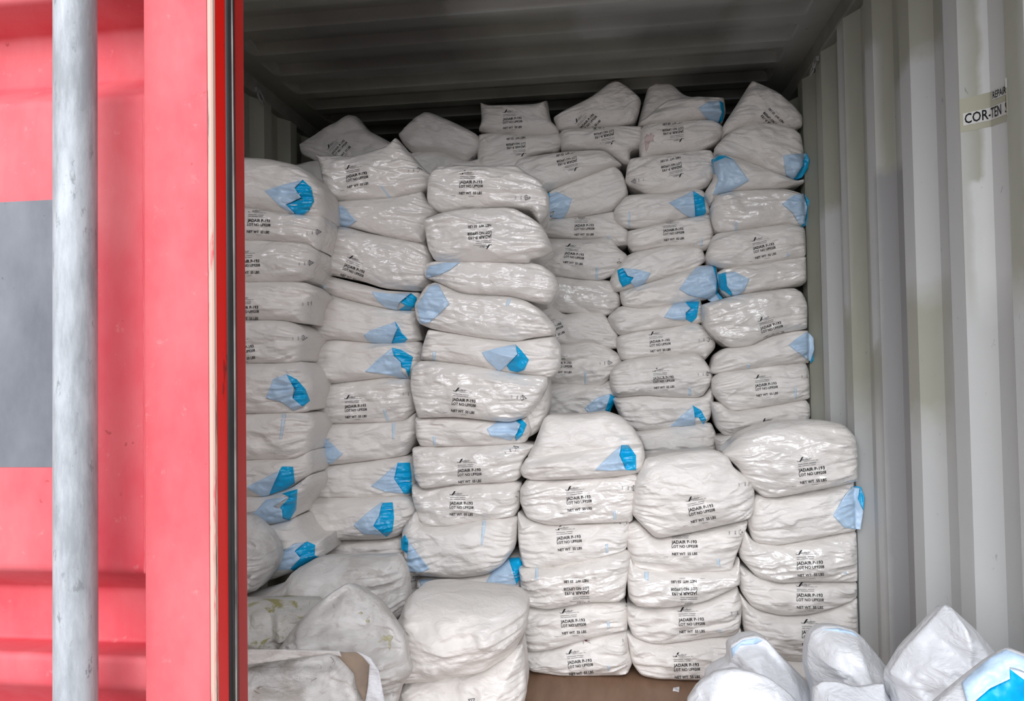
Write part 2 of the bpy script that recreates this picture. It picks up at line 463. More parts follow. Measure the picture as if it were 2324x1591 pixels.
def ln(x, y):
    # faceted noise: linear on a triangulated lattice, gives sharp creases
    xi = np.floor(x).astype(int); yi_ = np.floor(y).astype(int); fx = x - xi; fy = y - yi_
    a = _T[xi % 256, yi_ % 256]; b = _T[(xi + 1) % 256, yi_ % 256]
    c = _T[xi % 256, (yi_ + 1) % 256]; d = _T[(xi + 1) % 256, (yi_ + 1) % 256]
    return np.where(fx + fy < 1, a + (b - a) * fx + (c - a) * fy, d + (c - d) * (1 - fx) + (b - d) * (1 - fy))
def facet(x, y, s0):
    wx = x + .25 * vn(x * .9 + s0, y * .9) ; wy_ = y + .25 * vn(x * .9, y * .9 + s0)
    return ln(wx * .82 + wy_ * .57 + s0, -wx * .57 + wy_ * .82) + .5 * ln(wx * 2.1 - wy_ * .6, wx * .6 + wy_ * 2.1 + s0)
def sstep(a, b, x):
    t = np.clip((x - a) / (b - a), 0, 1); return t * t * (3 - 2 * t)

# ------------------------------------------------------------------ outline tools
CR = {'A': (540, 150, 3.0013), 'B': (1180, 150, 3.0013), 'C': (540, 560, 3.0013), 'D': (1180, 560, 3.0013),
      'E': (540, 1060, 2.996), 'F': (1180, 1060, 2.905), 'G': (1524, 1300, 2.905)}
def px(c, pts):
    ox, oy, s_ = CR[c]
    return [(ox + x / s_, oy + y / s_) for x, y in pts]
def chaikin(P, it=2):
    P = [np.array(p, float) for p in P]
    for k in range(it):
        Q = []; n = len(P)
        for i in range(n):
            a, b, c = P[i - 1], P[i], P[(i + 1) % n]
            u = a - b; v_ = c - b; lu, lv = np.linalg.norm(u), np.linalg.norm(v_)
            ang = math.acos(max(-1, min(1, float(u @ v_) / (lu * lv + 1e-12))))
            r = .15 if ang > 1.8 else .05
            Q += [b + u * r, b + v_ * r]
        P = Q
    return P
def resample(P, step):
    out = []; n = len(P)
    for i in range(n):
        a, b = P[i], P[(i + 1) % n]; L = np.linalg.norm(b - a); m = max(1, int(round(L / step)))
        for k in range(m): out.append(a + (b - a) * k / m)
    # merge near duplicates
    res = [out[0]]
    for p in out[1:]:
        if np.linalg.norm(p - res[-1]) > step * .35: res.append(p)
    if np.linalg.norm(res[0] - res[-1]) < step * .35: res.pop()
    return np.array(res)
def sdist(Q, P):
    """signed distance of points Q to polygon P (positive inside)"""
    A = P; B = np.roll(P, -1, 0); D = B - A; L2 = (D ** 2).sum(1) + 1e-18
    w_ = Q[:, None, :] - A[None]; t = np.clip((w_ * D[None]).sum(2) / L2, 0, 1)
    d = np.sqrt(((w_ - t[..., None] * D[None]) ** 2).sum(2)).min(1)
    x, y = Q[:, 0][:, None], Q[:, 1][:, None]
    c = ((A[:, 1] > y) != (B[:, 1] > y)) & (x < D[:, 0] * (y - A[:, 1]) / (D[:, 1] + 1e-18) + A[:, 0])
    return np.where(c.sum(1) % 2 == 1, d, -d)

def fill(P, step, inset=None, seed=0):
    """CDT of polygon P (Nx2) with interior points; returns pts, tris, n_rim"""
    rs = np.random.RandomState(seed)
    lo, hi = P.min(0), P.max(0)
    gx = np.arange(lo[0], hi[0], step); gy = np.arange(lo[1], hi[1], step * .87)
    G = np.array([(x + (step / 2 if j % 2 else 0), y) for j, y in enumerate(gy) for x in gx])
    if len(G): G = G[sdist(G, P) > (inset[-1] + step * .55 if inset else step * .5)]
    ex = []
    if inset:
        T = np.roll(P, -1, 0) - np.roll(P, 1, 0); T /= np.linalg.norm(T, axis=1)[:, None] + 1e-12
        area = (P[:, 0] * np.roll(P[:, 1], -1) - np.roll(P[:, 0], -1) * P[:, 1]).sum()
        Nn = np.stack([-T[:, 1], T[:, 0]], 1) * (1 if area > 0 else -1)
        for d in inset:
            R = P + Nn * d; sd = sdist(R, P); ex.append(R[sd > d * .93])
    allp = [P] + ex + ([G] if len(G) else [])
    V = np.concatenate(allp); n = len(P)
    r = delaunay_2d_cdt([Vector(p) for p in V], [(i, (i + 1) % n) for i in range(n)], [list(range(n))], 1, 1e-7)
    vv = np.array([tuple(p) for p in r[0]]); tris = [tuple(t) for t in r[2]]
    orig = r[3]
    rim = [None] * n
    for i, lst in enumerate(orig):
        for q in lst:
            if q < n: rim[q] = i
    return vv, tris, rim

# ------------------------------------------------------------------ sack body
SACKS = {}
def sack_body(pp, Y, seed, b=.062, D=.38, step=.0045, wr=1.0, R=None, dome=.022, tilt=0, floor_py=None, lump=1.0, cr_=.0, tent=0):
    """pp: outline in photo pixels seen at depth Y"""
    rs = np.random.RandomState(seed)
    P = []
    for x, y in pp:
        p = at(x, y, Y); X, Z = p[0], p[2]
        if floor_py and y > floor_py: Z = 0.002
        P.append((min(max(X, XL + .012), XR - .012), max(Z, .002)))
    P = resample(chaikin(P, 1 if cr_ else 2), step * 1.15)
    cc = P.mean(0); wd_ = P.max(0) - P.min(0); P = cc + (P - cc) * (1 + .009 / wd_)
    vv, tris, rim = fill(P, step, [step * .18, step * .55], seed)
    d = np.maximum(sdist(vv, P), 0)
    for i in rim:
        if i is not None: d[i] = 0
    inr = d.max()
    R = min(R or .052, inr * .96)
    t = np.clip(d / R, 0, 1)
    g = (1 - (1 - t) ** 2.2) ** .38
    if tent: g = (1 - tent) * g + tent * (.22 * sstep(0, .25, t) + .78 * t ** .85)
    c = P.mean(0); U, S_, Vt = np.linalg.svd(P - c, full_matrices=False)
    e1 = Vt[0] * (1 if Vt[0][0] > 0 else -1)
    if abs(e1[0]) < .75: e1 = np.array([1., 0])
    e2 = np.array([-e1[1], e1[0]])
    um = (vv - c) @ e1; vm = (vv - c) @ e2
    hu = max(1e-3, np.abs((P - c) @ e1).max()); hv = max(1e-3, np.abs((P - c) @ e2).max())
    u = um / hu; v = vm / hv
    so = rs.rand(4) * 90
    q = vm * (1 + .9 * u * u)
    warp = fbm(um * 7 + so[0], vm * 7 + so[1], 2)
    rid = 1 - np.abs(vn(um * 5.5 + so[2] + warp * .3, q * 46 + so[3] + warp * .8)) * 2
    rid2 = 1 - np.abs(vn(um * 9 + so[1] - warp * .5, q * 88 + so[0])) * 2
    mask = sstep(.12, .95, np.abs(u))
    lum = fbm(um * 9 + so[3], vm * 11 + so[2], 3)
    h = b * g + dome * (1 - np.clip(u * u, 0, 1)) * (1 - np.clip(v * v, 0, 1))
    k = sstep(0, .020, d)
    disp = wr * mask * (.0100 * rid + .0055 * rid2) + lump * .010 * lum
    disp += wr * .0022 * (1 - mask) * (rid * rs.rand() + .6 * rid2 * rs.rand())
    # individual creases
    for j in range(rs.randint(10, 17)):
        a0 = rs.choice([-1, 1]) * rs.uniform(.35, 1.0); b0 = rs.uniform(-.9, .9)
        a1 = a0 - np.sign(a0) * rs.uniform(.25, .9); b1 = b0 * .6 + rs.uniform(-.35, .35)
        A = np.array([a0 * hu, b0 * hv]); B = np.array([a1 * hu, b1 * hv]); Dv = B - A; L = np.linalg.norm(Dv) + 1e-9
        s_ = ((um - A[0]) * Dv[0] + (vm - A[1]) * Dv[1]) / L / L
        dn = ((um - A[0]) * -Dv[1] + (vm - A[1]) * Dv[0]) / L + .006 * vn(s_ * 3 + j * 7.7 + so[0], s_ * 0 + j)
        w_ = sstep(-.05, .25, s_) * (1 - sstep(.6, 1.05, s_))
        amp = wr * rs.uniform(.004, .010) * rs.choice([-1, 1, 1]); wd = rs.uniform(.004, .012)
        disp += amp * w_ * np.exp(-np.abs(dn) / wd) 
    disp += .0055 * facet(um * 12, vm * 19, so[2]) + .0016 * facet(um * 34, vm * 44, so[3]) + cr_ * (.060 * facet(um * 6, vm * 6, so[0]) + .030 * facet(um * 13 + 7, vm * 13, so[1]) + .006 * facet(um * 40, vm * 40, so[2]))
    h = np.maximum(h + disp * k, .002 * k)
    Yv = Y - h
    V3 = np.stack([vv[:, 0], Yv + tilt * (vv[:, 1] - c[1]), vv[:, 1]], 1)
    verts = V3.tolist(); faces = []
    # face orientation: normal toward -Y
    for a, b_, c_ in tris:
        p0, p1, p2 = vv[a], vv[b_], vv[c_]
        ar = (p1[0] - p0[0]) * (p2[1] - p0[1]) - (p2[0] - p0[0]) * (p1[1] - p0[1])
        faces.append((a, b_, c_) if ar > 0 else (a, c_, b_))
    ring = [i for i in rim if i is not None]
    Pr = vv[ring]; area = (Pr[:, 0] * np.roll(Pr[:, 1], -1) - np.roll(Pr[:, 0], -1) * Pr[:, 1]).sum()
    prev = ring; n = len(ring)
    zb = Pr[:, 1].min()
    for s_ in (.04, .14, .32, .55, .78, .93, 1.0):
        sc = 1 - .012 - .05 * s_ - .34 * max(0, s_ - .3) ** 2 / .49
        base = len(verts)
        for i in ring:
            x, z = vv[i]
            x2 = c[0] + (x - c[0]) * sc; z2 = zb + .002 + (z - zb) * sc
            verts.append((x2, Y + tilt * (z - c[1]) + D * s_, z2))
        cur = list(range(base, base + n))
        for i in range(n):
            j = (i + 1) % n
            fq = (prev[i], cur[i], cur[j], prev[j])
            faces.append(fq if area > 0 else fq[::-1])
        prev = cur
    faces.append(tuple(prev) if area < 0 else tuple(prev[::-1]))
    return verts, faces

def patch(name, pp, bvh, mat, parent, Y, off=.003, crumple=.004, lift=None, step=.005, seed=0, thick=.0012, sharp=True, plane=False):
    """a piece of film lying on a sack: outline in photo pixels"""
    k = Y / 1.0
    P = [at(x, y, Y)[[0, 2]] for x, y in pp]
    P = resample(chaikin(P, 1) if not sharp else [np.array(p) for p in P], step)
    if len(P) < 4: return None
    vv, tris, rim = fill(P, step, None, seed)
    d = np.maximum(sdist(vv, P), 0)
    rs = np.random.RandomState(seed + 5); so = rs.rand(2) * 50
    nz = facet(vv[:, 0] * 24 + so[0], vv[:, 1] * 24 + so[1], 3); rg = facet(vv[:, 0] * 45 + so[1], vv[:, 1] * 45 + so[0], 8) * .6
    verts = []; lows = []; depths = []
    for i, (x, z) in enumerate(vv):
        dr = Vector((x, Y, z - CAM_H)); L = dr.length; dr /= L
        hit = bvh.ray_cast(Vector(CAM), dr) if not plane else (Vector((0, 0, 0)), None, None, L)
        depths.append(hit[3] if hit[0] is not None else None); lows.append((dr, L))
    ok = [q for q in depths if q is not None]
    dm = max(ok) if ok else None
    for i, (x, z) in enumerate(vv):
        dr, L = lows[i]
        q = depths[i] if depths[i] is not None else (min(dm, L) if dm else L - .02)
        o_ = off + crumple * (.6 * nz[i] + .5 * rg[i]) * sstep(0, .012, d[i])
        if lift is not None: o_ += lift[2] * math.exp(-math.hypot(x - lift[0], z - lift[1]) / .028)
        o_ = max(o_, .0012)
        verts.append(np.array(CAM) + np.array(dr) * (q - o_))
    faces = []
    for a, b_, c_ in tris:
        p0, p1, p2 = vv[a], vv[b_], vv[c_]
        ar = (p1[0] - p0[0]) * (p2[1] - p0[1]) - (p2[0] - p0[0]) * (p1[1] - p0[1])
        faces.append((a, b_, c_) if ar > 0 else (a, c_, b_))
    ring = [i for i in rim if i is not None]; n = len(ring); base = len(verts)
    for i in ring:
        dr, L = lows[i]; q = depths[i] if depths[i] is not None else None
        p = verts[i] + np.array(dr) * (thick if q is None else max(thick, off * 1.2))
        verts.append(p)
    for i in range(n):
        j = (i + 1) % n; faces.append((ring[i], ring[j], base + j, base + i))
    return mk(name, verts, faces, mat, parent, True)

# ------------------------------------------------------------------ printed text block (unit: width of the JADAIR line = 1)
def text_mesh(txt, size, x, y, shear=0, bold=.0, rot=0, sx_=1.0, fit=None):
    cu_ = bpy.data.curves.new('t', 'FONT'); cu_.body = txt; cu_.size = 1; cu_.shear = shear; cu_.offset = bold; cu_.resolution_u = 2
    ob = bpy.data.objects.new('t', cu_); COL.objects.link(ob)
    dg = bpy.context.evaluated_depsgraph_get(); me = ob.evaluated_get(dg).to_mesh()
    V = np.array([tuple(v.co)[:2] for v in me.vertices]); F = [tuple(p.vertices) for p in me.polygons]
    ob.evaluated_get(dg).to_mesh_clear()
    bpy.data.objects.remove(ob); bpy.data.curves.remove(cu_)
    V[:, 0] -= V[:, 0].min()
    h0 = .70
    V[:, 1] *= size / h0
    if fit: V[:, 0] *= fit / V[:, 0].max()
    else: V[:, 0] *= size / h0 * sx_
    c_, s_ = math.cos(rot), math.sin(rot)
    V = np.stack([V[:, 0] * c_ - V[:, 1] * s_ + x, V[:, 0] * s_ + V[:, 1] * c_ + y], 1)
    return V, F
def cat2(L):
    V = []; F = []
    for v, f in L:
        k = sum(len(q) for q in V); V.append(np.array(v, float)); F += [tuple(i + k for i in q) for q in f]
    return np.concatenate(V), F
def rect2(x0, x1, y0, y1, n=4):
    v = []; f = []
    for i in range(n + 1):
        x = x0 + (x1 - x0) * i / n; v += [(x, y0), (x, y1)]
    for i in range(n): f.append((2 * i, 2 * i + 2, 2 * i + 3, 2 * i + 1))
    return v, f
def poly2(P): return P, [tuple(range(len(P)))]
MAIN = cat2([text_mesh('JADAIR P-193', .122, 0, 0, bold=.022, fit=1.0), text_mesh('LOT NO UF9208', .112, 0, -.175, bold=.020, fit=1.03),
             ])
NETW = text_mesh('NET WT  55 LBS', .105, 0, -.47, bold=.022, fit=1.0)
SLASH = cat2([poly2([(.085, .40), (.15, .395), (.275, .575), (.20, .565)]), poly2([(0, .44), (.02, .41), (.085, .40), (.10, .415), (.03, .425), (.005, .455)])])
SOFT = cat2([text_mesh('adair', .085, .19, .43, shear=.35, bold=.004, fit=.38), text_mesh('INTERNATIONAL, INC.', .034, .26, .375, bold=.006, fit=.56),
             rect2(.02, .40, .285, .302), rect2(.44, .70, .285, .302), rect2(.02, .14, .215, .232), rect2(.17, .47, .215, .232), rect2(.49, .68, .215, .232),
             rect2(.42, .66, -.56, -.548), rect2(-.34, -.16, -.53, -.52)])
def tri_ring(cx, cy, r, w_):
    a = [(cx + r * math.cos(t), cy + r * math.sin(t)) for t in (0, 2.094, 4.189)]
    b = [(cx + (r - w_) * math.cos(t), cy + (r - w_) * math.sin(t)) for t in (0, 2.094, 4.189)]
    v = a + b; return v, [(i, (i + 1) % 3, 3 + (i + 1) % 3, 3 + i) for i in range(3)]
MARK = cat2([tri_ring(.0, 0, .21, .07), rect2(-.02, .02, -.05, .05, 1), rect2(-.17, -.15, -.12, .12, 2),
             text_mesh('8HG', .075, -.33, -.12, bold=.008, rot=math.pi / 2), text_mesh('1207', .07, -.66, -.13, bold=.004, rot=math.pi / 2)])
TW = .087
def stamp(name, geo, center, rot, bvh, Y, parent, mat, ctr=(.5, -.04), scale=TW, off=.0030):
    V, F = geo; cx, cy = center; p = at(cx, cy, Y); c_, s_ = math.cos(rot), math.sin(rot)
    scale = scale * 1.02; out = []; ok = []
    for (a, b_) in V:
        a = (a - ctr[0]) * scale; b_ = (b_ - ctr[1]) * scale
        x = p[0] + a * c_ - b_ * s_; z = p[2] + a * s_ + b_ * c_
        dr = Vector((x, Y, z - CAM_H)).normalized(); h = bvh.ray_cast(Vector(CAM), dr)
        if h[0] is None or h[0].y > Y + .02: ok.append(False); out.append((x, Y, z))
        else: ok.append(True); q = h[0] - dr * off; out.append(tuple(q))
    fs = [f_ for f_ in F if all(ok[i] for i in f_)]
    if not fs: return None
    used = sorted({i for f_ in fs for i in f_}); mp = {i: k for k, i in enumerate(used)}
    return mk(name, [out[i] for i in used], [tuple(mp[i] for i in f_) for f_ in fs], mat, parent, False)

# ------------------------------------------------------------------ the sacks
# key, crop, outline, depth, options: t=(crop,x,y,deg) print; m=(crop,x,y,deg) recycling mark; fl=[(crop, pale outline, cyan outline)]; st=[stripe outlines]
S = []
def add(key, crop, pts, Y, desc='', **k): S.append((key, crop, pts, Y, desc, k))
YM1, YM2, YM3, YF, YB4, YB5, YB6 = 2.60, 2.85, 2.76, 2.73, 3.40, 3.36, 3.27
#--- rear row, three left columns (top sacks only in view)
add('q1a', 'A', [(435,545),(560,475),(700,395),(765,350),(820,355),(900,455),(1035,525),(1190,600),(1150,700),(820,700),(560,660),(450,610)], 3.42, t=('A',690,560,45), wr=.6)
add('q1b', 'A', [(380,690),(560,655),(820,700),(1000,700),(1000,900),(600,900),(430,800)], 3.42, wr=.6)
add('q2a', 'A', [(1105,480),(1200,390),(1295,320),(1480,400),(1640,480),(1665,560),(1560,670),(1400,600),(1200,600),(1140,540)], 3.42, m=('A',1600,630,80), wr=.6)
add('q2b', 'A', [(1190,600),(1400,598),(1560,668),(1660,640),(1680,760),(1600,860),(1200,880),(1150,700)], 3.42, wr=.6)
add('q3a', 'A', [(1660,265),(1720,287),(1900,287),(2040,277),(2105,250),(2128,385),(2180,430),(2190,470),(2110,488),(1990,492),(1740,472),(1650,445),(1672,380)], 3.42, t=('A',1868,370,1), wr=.8)
add('q3b', 'A', [(1650,480),(1740,472),(2000,492),(2110,488),(2190,470),(2210,540),(2170,600),(2080,605),(1985,640),(1950,760),(1700,790),(1640,660)], 3.42, t=('A',1895,540,182), wr=.7)
#--- rear column third from the right wall
add('b4a', 'B', [(235,360),(300,320),(480,240),(640,105),(740,170),(820,240),(805,330),(770,400),(640,425),(270,450)], YB4, t=('B',465,385,45))
add('b4b', 'B', [(270,480),(300,450),(640,427),(830,425),(835,560),(745,590),(748,670),(700,665),(570,585),(440,585),(290,588)], YB4, t=('B',575,462,188))
add('b4c', 'B', [(30,690),(60,640),(290,600),(570,587),(640,640),(690,680),(640,695),(500,740),(190,857),(60,870),(-60,800)], YB4-.03, t=('B',322,645,190), ext=(120,-60))
add('b4d', 'B', [(185,870),(500,742),(640,692),(690,740),(715,800),(735,890),(640,990),(500,1020),(290,1050),(60,1060)], YB4, fl=[('B',[(200,870),(260,858),(355,905),(325,990),(290,1047),(215,1030),(235,985),(200,1000)],[(188,862),(202,866),(202,1000),(215,1030),(200,1020)])])
add('b4e', 'B', [(60,1060),(290,1050),(450,1038),(640,1000),(672,1080),(740,1130),(730,1220),(640,1230),(560,1180),(440,1190),(60,1170)], YB4, t=('B',437,1098,-1), st=[('B',[(595,1155),(612,1155),(610,1180),(592,1180)])], wr=.7)
add('b4f', 'B', [(60,1180),(440,1192),(560,1180),(640,1185),(655,1240),(725,1290),(720,1330),(640,1420),(530,1462),(260,1430),(60,1400)], YB4-.02, t=('B',368,1292,-8), m=('B',676,1330,90), st=[('B',[(518,1370),(535,1370),(532,1460),(512,1460)])])
add('b4g', 'D', [(40,205),(250,205),(400,230),(620,235),(640,290),(680,340),(680,400),(600,470),(480,465),(300,450),(40,400)], YB4, gloss=1)
add('b4h', 'D', [(40,400),(210,385),(300,470),(450,445),(560,450),(620,530),(665,600),(662,690),(590,690),(480,660),(330,665),(40,640)], YB4, t=('D',225,560,22))
add('b4i', 'D', [(60,660),(330,667),(500,640),(600,690),(680,740),(695,790),(620,880),(550,948),(400,935),(60,920)], YB4, t=('D',285,805,0), m=('D',612,790,0), st=[('D',[(438,850),(452,850),(455,940),(440,940)])])
add('b4j', 'D', [(60,925),(400,937),(550,950),(600,910),(640,950),(665,1010),(610,1110),(500,1170),(60,1170)], YB4, fl=[('D',[(440,1100),(520,1030),(620,1000),(600,1060),(580,1125),(480,1145)],[(612,1000),(655,1030),(640,1070),(612,1125),(580,1122),(600,1060)])])
#--- rear column second from the right wall
add('b5a', 'B', [(800,430),(825,330),(885,120),(910,105),(1010,130),(1115,225),(1240,235),(1200,330),(900,440)], YB5+.12, wr=.4, D=.3)
add('b5b', 'B', [(812,400),(900,330),(1000,252),(1180,230),(1380,235),(1392,330),(1370,392),(1270,375),(1000,402),(860,412)], YB5, fl=[('B',[(1215,285),(1290,240),(1360,237),(1375,320),(1350,392),(1270,358)],[(1360,235),(1385,250),(1392,310),(1383,370),(1352,394),(1372,320)])])
add('b5c', 'B', [(830,430),(890,407),(1100,395),(1290,382),(1370,420),(1378,480),(1330,540),(1200,592),(1000,605),(828,632),(815,560)], YB5, t=('B',1045,440,184), desc='pinkish smudge')
add('b5d', 'B', [(735,690),(755,640),(1000,618),(1290,580),(1330,660),(1330,730),(1260,840),(1000,882),(860,875),(720,800)], YB5, t=('B',1035,685,190), m=('B',775,785,185))
add('b5e', 'B', [(640,990),(730,890),(860,882),(1000,885),(1180,850),(1240,862),(1270,910),(1288,990),(1280,1015),(1050,1062),(840,1110),(720,1100),(650,1060)], YB5, fl=[('B',[(1015,930),(1100,890),(1180,848),(1190,950),(1195,1050),(1120,1010)],[(1178,848),(1255,895),(1268,1000),(1210,1052),(1195,1048),(1188,950)])], st=[('B',[(738,990),(752,990),(750,1100),(735,1100)])])
add('b5f', 'B', [(740,1130),(840,1112),(1050,1065),(1280,1018),(1315,1130),(1300,1230),(1240,1262),(1000,1232),(780,1272),(735,1220)], YB5, t=('B',1045,1128,4), st=[('B',[(1232,1170),(1246,1170),(1244,1225),(1228,1225)])])
add('b5g', 'B', [(730,1300),(780,1274),(1000,1232),(1230,1245),(1262,1330),(1200,1375),(1000,1448),(770,1515),(700,1535),(640,1530),(615,1470),(640,1400)], YB5, fl=[('B',[(700,1375),(800,1385),(892,1410),(850,1480),(790,1520),(755,1470),(775,1440),(735,1430)],[(662,1390),(702,1373),(740,1430),(775,1440),(755,1480),(700,1508),(675,1460)])])
add('b5h', 'D', [(685,310),(770,285),(1000,215),(1200,140),(1330,135),(1345,300),(1290,355),(1000,402),(830,422),(700,400)], YB5-.02, fl=[('D',[(1085,290),(1140,210),(1200,140),(1312,117),(1340,230),(1335,320),(1370,370),(1330,392),(1270,357),(1150,330)],[(1310,113),(1332,122),(1348,230),(1348,310),(1382,350),(1368,395),(1300,407),(1330,390),(1368,368),(1333,320),(1338,230)])])
add('b5i', 'D', [(600,480),(690,405),(830,424),(1050,392),(1220,368),(1238,430),(1232,520),(1150,533),(800,577),(680,602),(620,530)], YB5, fl=[('D',[(980,480),(1040,395),(1070,370),(1130,380),(1160,420),(1130,450),(1130,500),(1060,500)],[(1125,378),(1222,370),(1205,480),(1170,518),(1130,495),(1130,450),(1165,420)])])
add('b5j', 'D', [(665,612),(800,580),(1000,560),(1190,522),(1262,560),(1322,650),(1320,690),(1250,770),(1180,728),(900,752),(700,777),(665,700)], YB5, t=('D',952,655,5), m=('D',1290,632,0))
add('b5k', 'D', [(620,850),(700,779),(900,752),(1190,727),(1245,770),(1305,860),(1300,920),(1230,1022),(1000,1017),(850,1002),(650,1022),(615,930)], YB5-.03, t=('D',978,905,4), m=('D',1285,865,0), st=[('D',[(1150,960),(1168,960),(1166,1015),(1146,1015)])])
add('b5l', 'D', [(635,1040),(660,1022),(850,1004),(1000,1018),(1240,1025),(1300,935),(1312,1050),(1280,1190),(1100,1222),(800,1252),(700,1190)], YB5, fl=[('D',[(1025,1225),(1100,1150),(1180,1088),(1190,1150),(1195,1217)],[(1176,1080),(1232,1112),(1270,1180),(1250,1212),(1215,1160),(1190,1165),(1190,1150)])])
add('b5m', 'D', [(780,1257),(1000,1232),(1290,1192),(1330,1280),(1322,1360),(1340,1430),(1200,1480),(850,1500),(820,1350)], YB5)
#--- rear column against the right wall
add('b6a', 'B', [(1385,410),(1460,300),(1575,118),(1720,190),(1850,290),(1925,350),(1910,420),(1850,440),(1700,415),(1500,440),(1390,475)], YB6, t=('B',1705,375,132), wr=.5)
add('b6b', 'B', [(1330,560),(1420,470),(1560,410),(1700,405),(1850,442),(1900,490),(1950,590),(1970,610),(1965,700),(1860,780),(1700,730),(1480,642),(1330,602)], YB6, fl=[('B',[(1795,610),(1850,600),(1950,595),(1925,680),(1860,780),(1810,740)],[(1950,590),(1972,640),(1960,700),(1920,760),(1860,782),(1915,690)])])
add('b6c', 'B', [(1310,650),(1360,612),(1480,645),(1700,733),(1860,790),(1940,775),(1930,805),(1800,842),(1600,852),(1360,870),(1300,940),(1255,870),(1330,760)], YB6, fl=[('B',[(1318,655),(1400,622),(1460,642),(1560,780),(1440,852),(1312,880),(1350,770),(1325,720)],[(1303,640),(1340,608),(1400,608),(1462,642),(1400,626),(1325,655),(1330,715),(1350,735),(1318,735)])], wr=.6)
add('b6d', 'B', [(1300,960),(1340,888),(1450,862),(1600,854),(1800,850),(1900,880),(1970,915),(1985,1000),(1970,1070),(1920,1097),(1800,1082),(1500,1122),(1340,1137),(1310,1060)], YB6, fl=[('B',[(1785,940),(1860,880),(1930,868),(1957,960),(1940,1070),(1905,1082),(1860,1000)],[(1938,870),(1980,930),(1987,1020),(1950,1087),(1905,1102),(1942,1060),(1957,960)])], st=[('B',[(1465,1060),(1482,1060),(1480,1120),(1462,1125)])], gloss=1)
add('b6e', 'B', [(1270,1290),(1320,1150),(1500,1127),(1800,1085),(1920,1110),(1945,1150),(1945,1300),(1700,1342),(1580,1362),(1400,1382),(1290,1340)], YB6, t=('B',1662,1240,11), st=[('B',[(1818,1265),(1836,1290),(1832,1300),(1814,1300)])])
add('b6f', 'D', [(1345,180),(1400,150),(1600,128),(1950,75),(1980,110),(1988,240),(1900,270),(1700,297),(1420,347),(1365,290)], YB6, fl=[('D',[(1400,175),(1460,168),(1562,220),(1530,300),(1460,347),(1435,300),(1412,270)],[(1348,190),(1402,172),(1420,270),(1440,300),(1445,342),(1395,305),(1358,290)])], gloss=1)
add('b6g', 'D', [(1240,400),(1330,372),(1500,332),(1850,287),(1910,320),(1945,400),(1942,557),(1800,580),(1700,602),(1560,672),(1420,682),(1330,620),(1255,540)], YB6-.03, t=('D',1712,550,16), gloss=1)
add('b6h', 'D', [(1300,850),(1325,740),(1400,690),(1560,674),(1700,604),(1850,575),(1960,577),(2015,680),(2000,790),(1900,792),(1700,812),(1440,842),(1330,862)], YB6, fl=[('D',[(1830,670),(1890,620),(1960,578),(2000,620),(2005,700),(1978,782),(1920,740)],[(2000,620),(2022,690),(2015,760),(1975,795),(1982,770),(2005,700)])], st=[('D',[(1550,800),(1568,800),(1566,842),(1548,842)])])
add('b6i', 'D', [(1310,900),(1360,855),(1440,844),(1700,812),(1930,792),(1985,850),(1988,950),(1972,1032),(1700,1082),(1440,1120),(1370,1062),(1310,990)], YB6, t=('D',1677,952,7), m=('D',1995,880,0), st=[('D',[(1868,960),(1884,960),(1886,1035),(1870,1035)])])
add('b6j', 'D', [(1300,1060),(1370,1066),(1440,1124),(1700,1084),(1930,1042),(1992,1080),(1997,1160),(1900,1210),(1600,1255),(1400,1284),(1345,1230)], YB6, t=('D',1725,1248,10))
add('b6k', 'D', [(1330,1300),(1400,1286),(1600,1257),(1900,1212),(1995,1180),(1995,1400),(1700,1440),(1360,1440)], YB6)
#--- middle row, beside the red door
add('m1a', 'A', [(-180,650),(50,640),(240,650),(420,690),(530,760),(590,850),(602,960),(585,1028),(400,1028),(50,965),(-190,960)], YM1, fl=[('A',[(180,850),(300,810),(440,775),(385,830),(430,895),(325,945),(385,1000),(380,1012),(290,960)],[(440,772),(500,830),(518,920),(480,990),(420,1028),(385,1002),(330,945),(430,895),(388,835)])])
add('m1b', 'A', [(-190,960),(50,968),(300,1010),(585,1030),(592,1100),(548,1250),(480,1212),(200,1197),(-190,1190)], YM1, t=('A',140,1068,-4), m=('A',548,1130,0), gloss=1)
add('m1c', 'A', [(-190,1192),(200,1199),(480,1215),(545,1260),(540,1330),(470,1470),(60,1480),(-190,1480)], YM1, t=('A',68,1345,0), m=('A',495,1340,0), gloss=1)
add('m1d', 'C', [(-190,250),(470,246),(545,310),(500,370),(470,520),(330,502),(-190,500)], YM1, t=('C',60,430,0), m=('C',520,385,0))
add('m1e', 'C', [(-190,502),(330,505),(420,540),(470,590),(480,620),(440,700),(430,772),(380,792),(-190,797)], YM1, t=('C',33,705,8), m=('C',452,620,0))
add('m1f', 'C', [(-190,799),(380,794),(440,790),(480,830),(520,950),(495,1060),(490,1112),(400,1127),(-190,1137)], YM1, fl=[('C',[(190,1030),(240,900),(330,868),(380,960),(372,1030),(435,1085),(380,1117),(300,1060)],[(330,868),(400,903),(460,970),(492,1050),(440,1090),(372,1030),(390,970),(358,930)])])
add('m1g', 'C', [(-190,1139),(400,1129),(500,1140),(530,1220),(500,1300),(490,1390),(400,1442),(-190,1452)], YM1, st=[('C',[(300,1140),(330,1140),(300,1310),(280,1310)])])
add('m1h', 'E', [(-190,-52),(400,-58),(492,-105),(505,-20),(495,50),(400,110),(350,150),(200,200),(-190,165)], YM1, fl=[('E',[(65,130),(170,80),(282,28),(255,90),(212,190),(190,222),(75,150)],[(270,40),(300,-5),(375,-2),(387,110),(330,150),(212,190),(250,90)])])
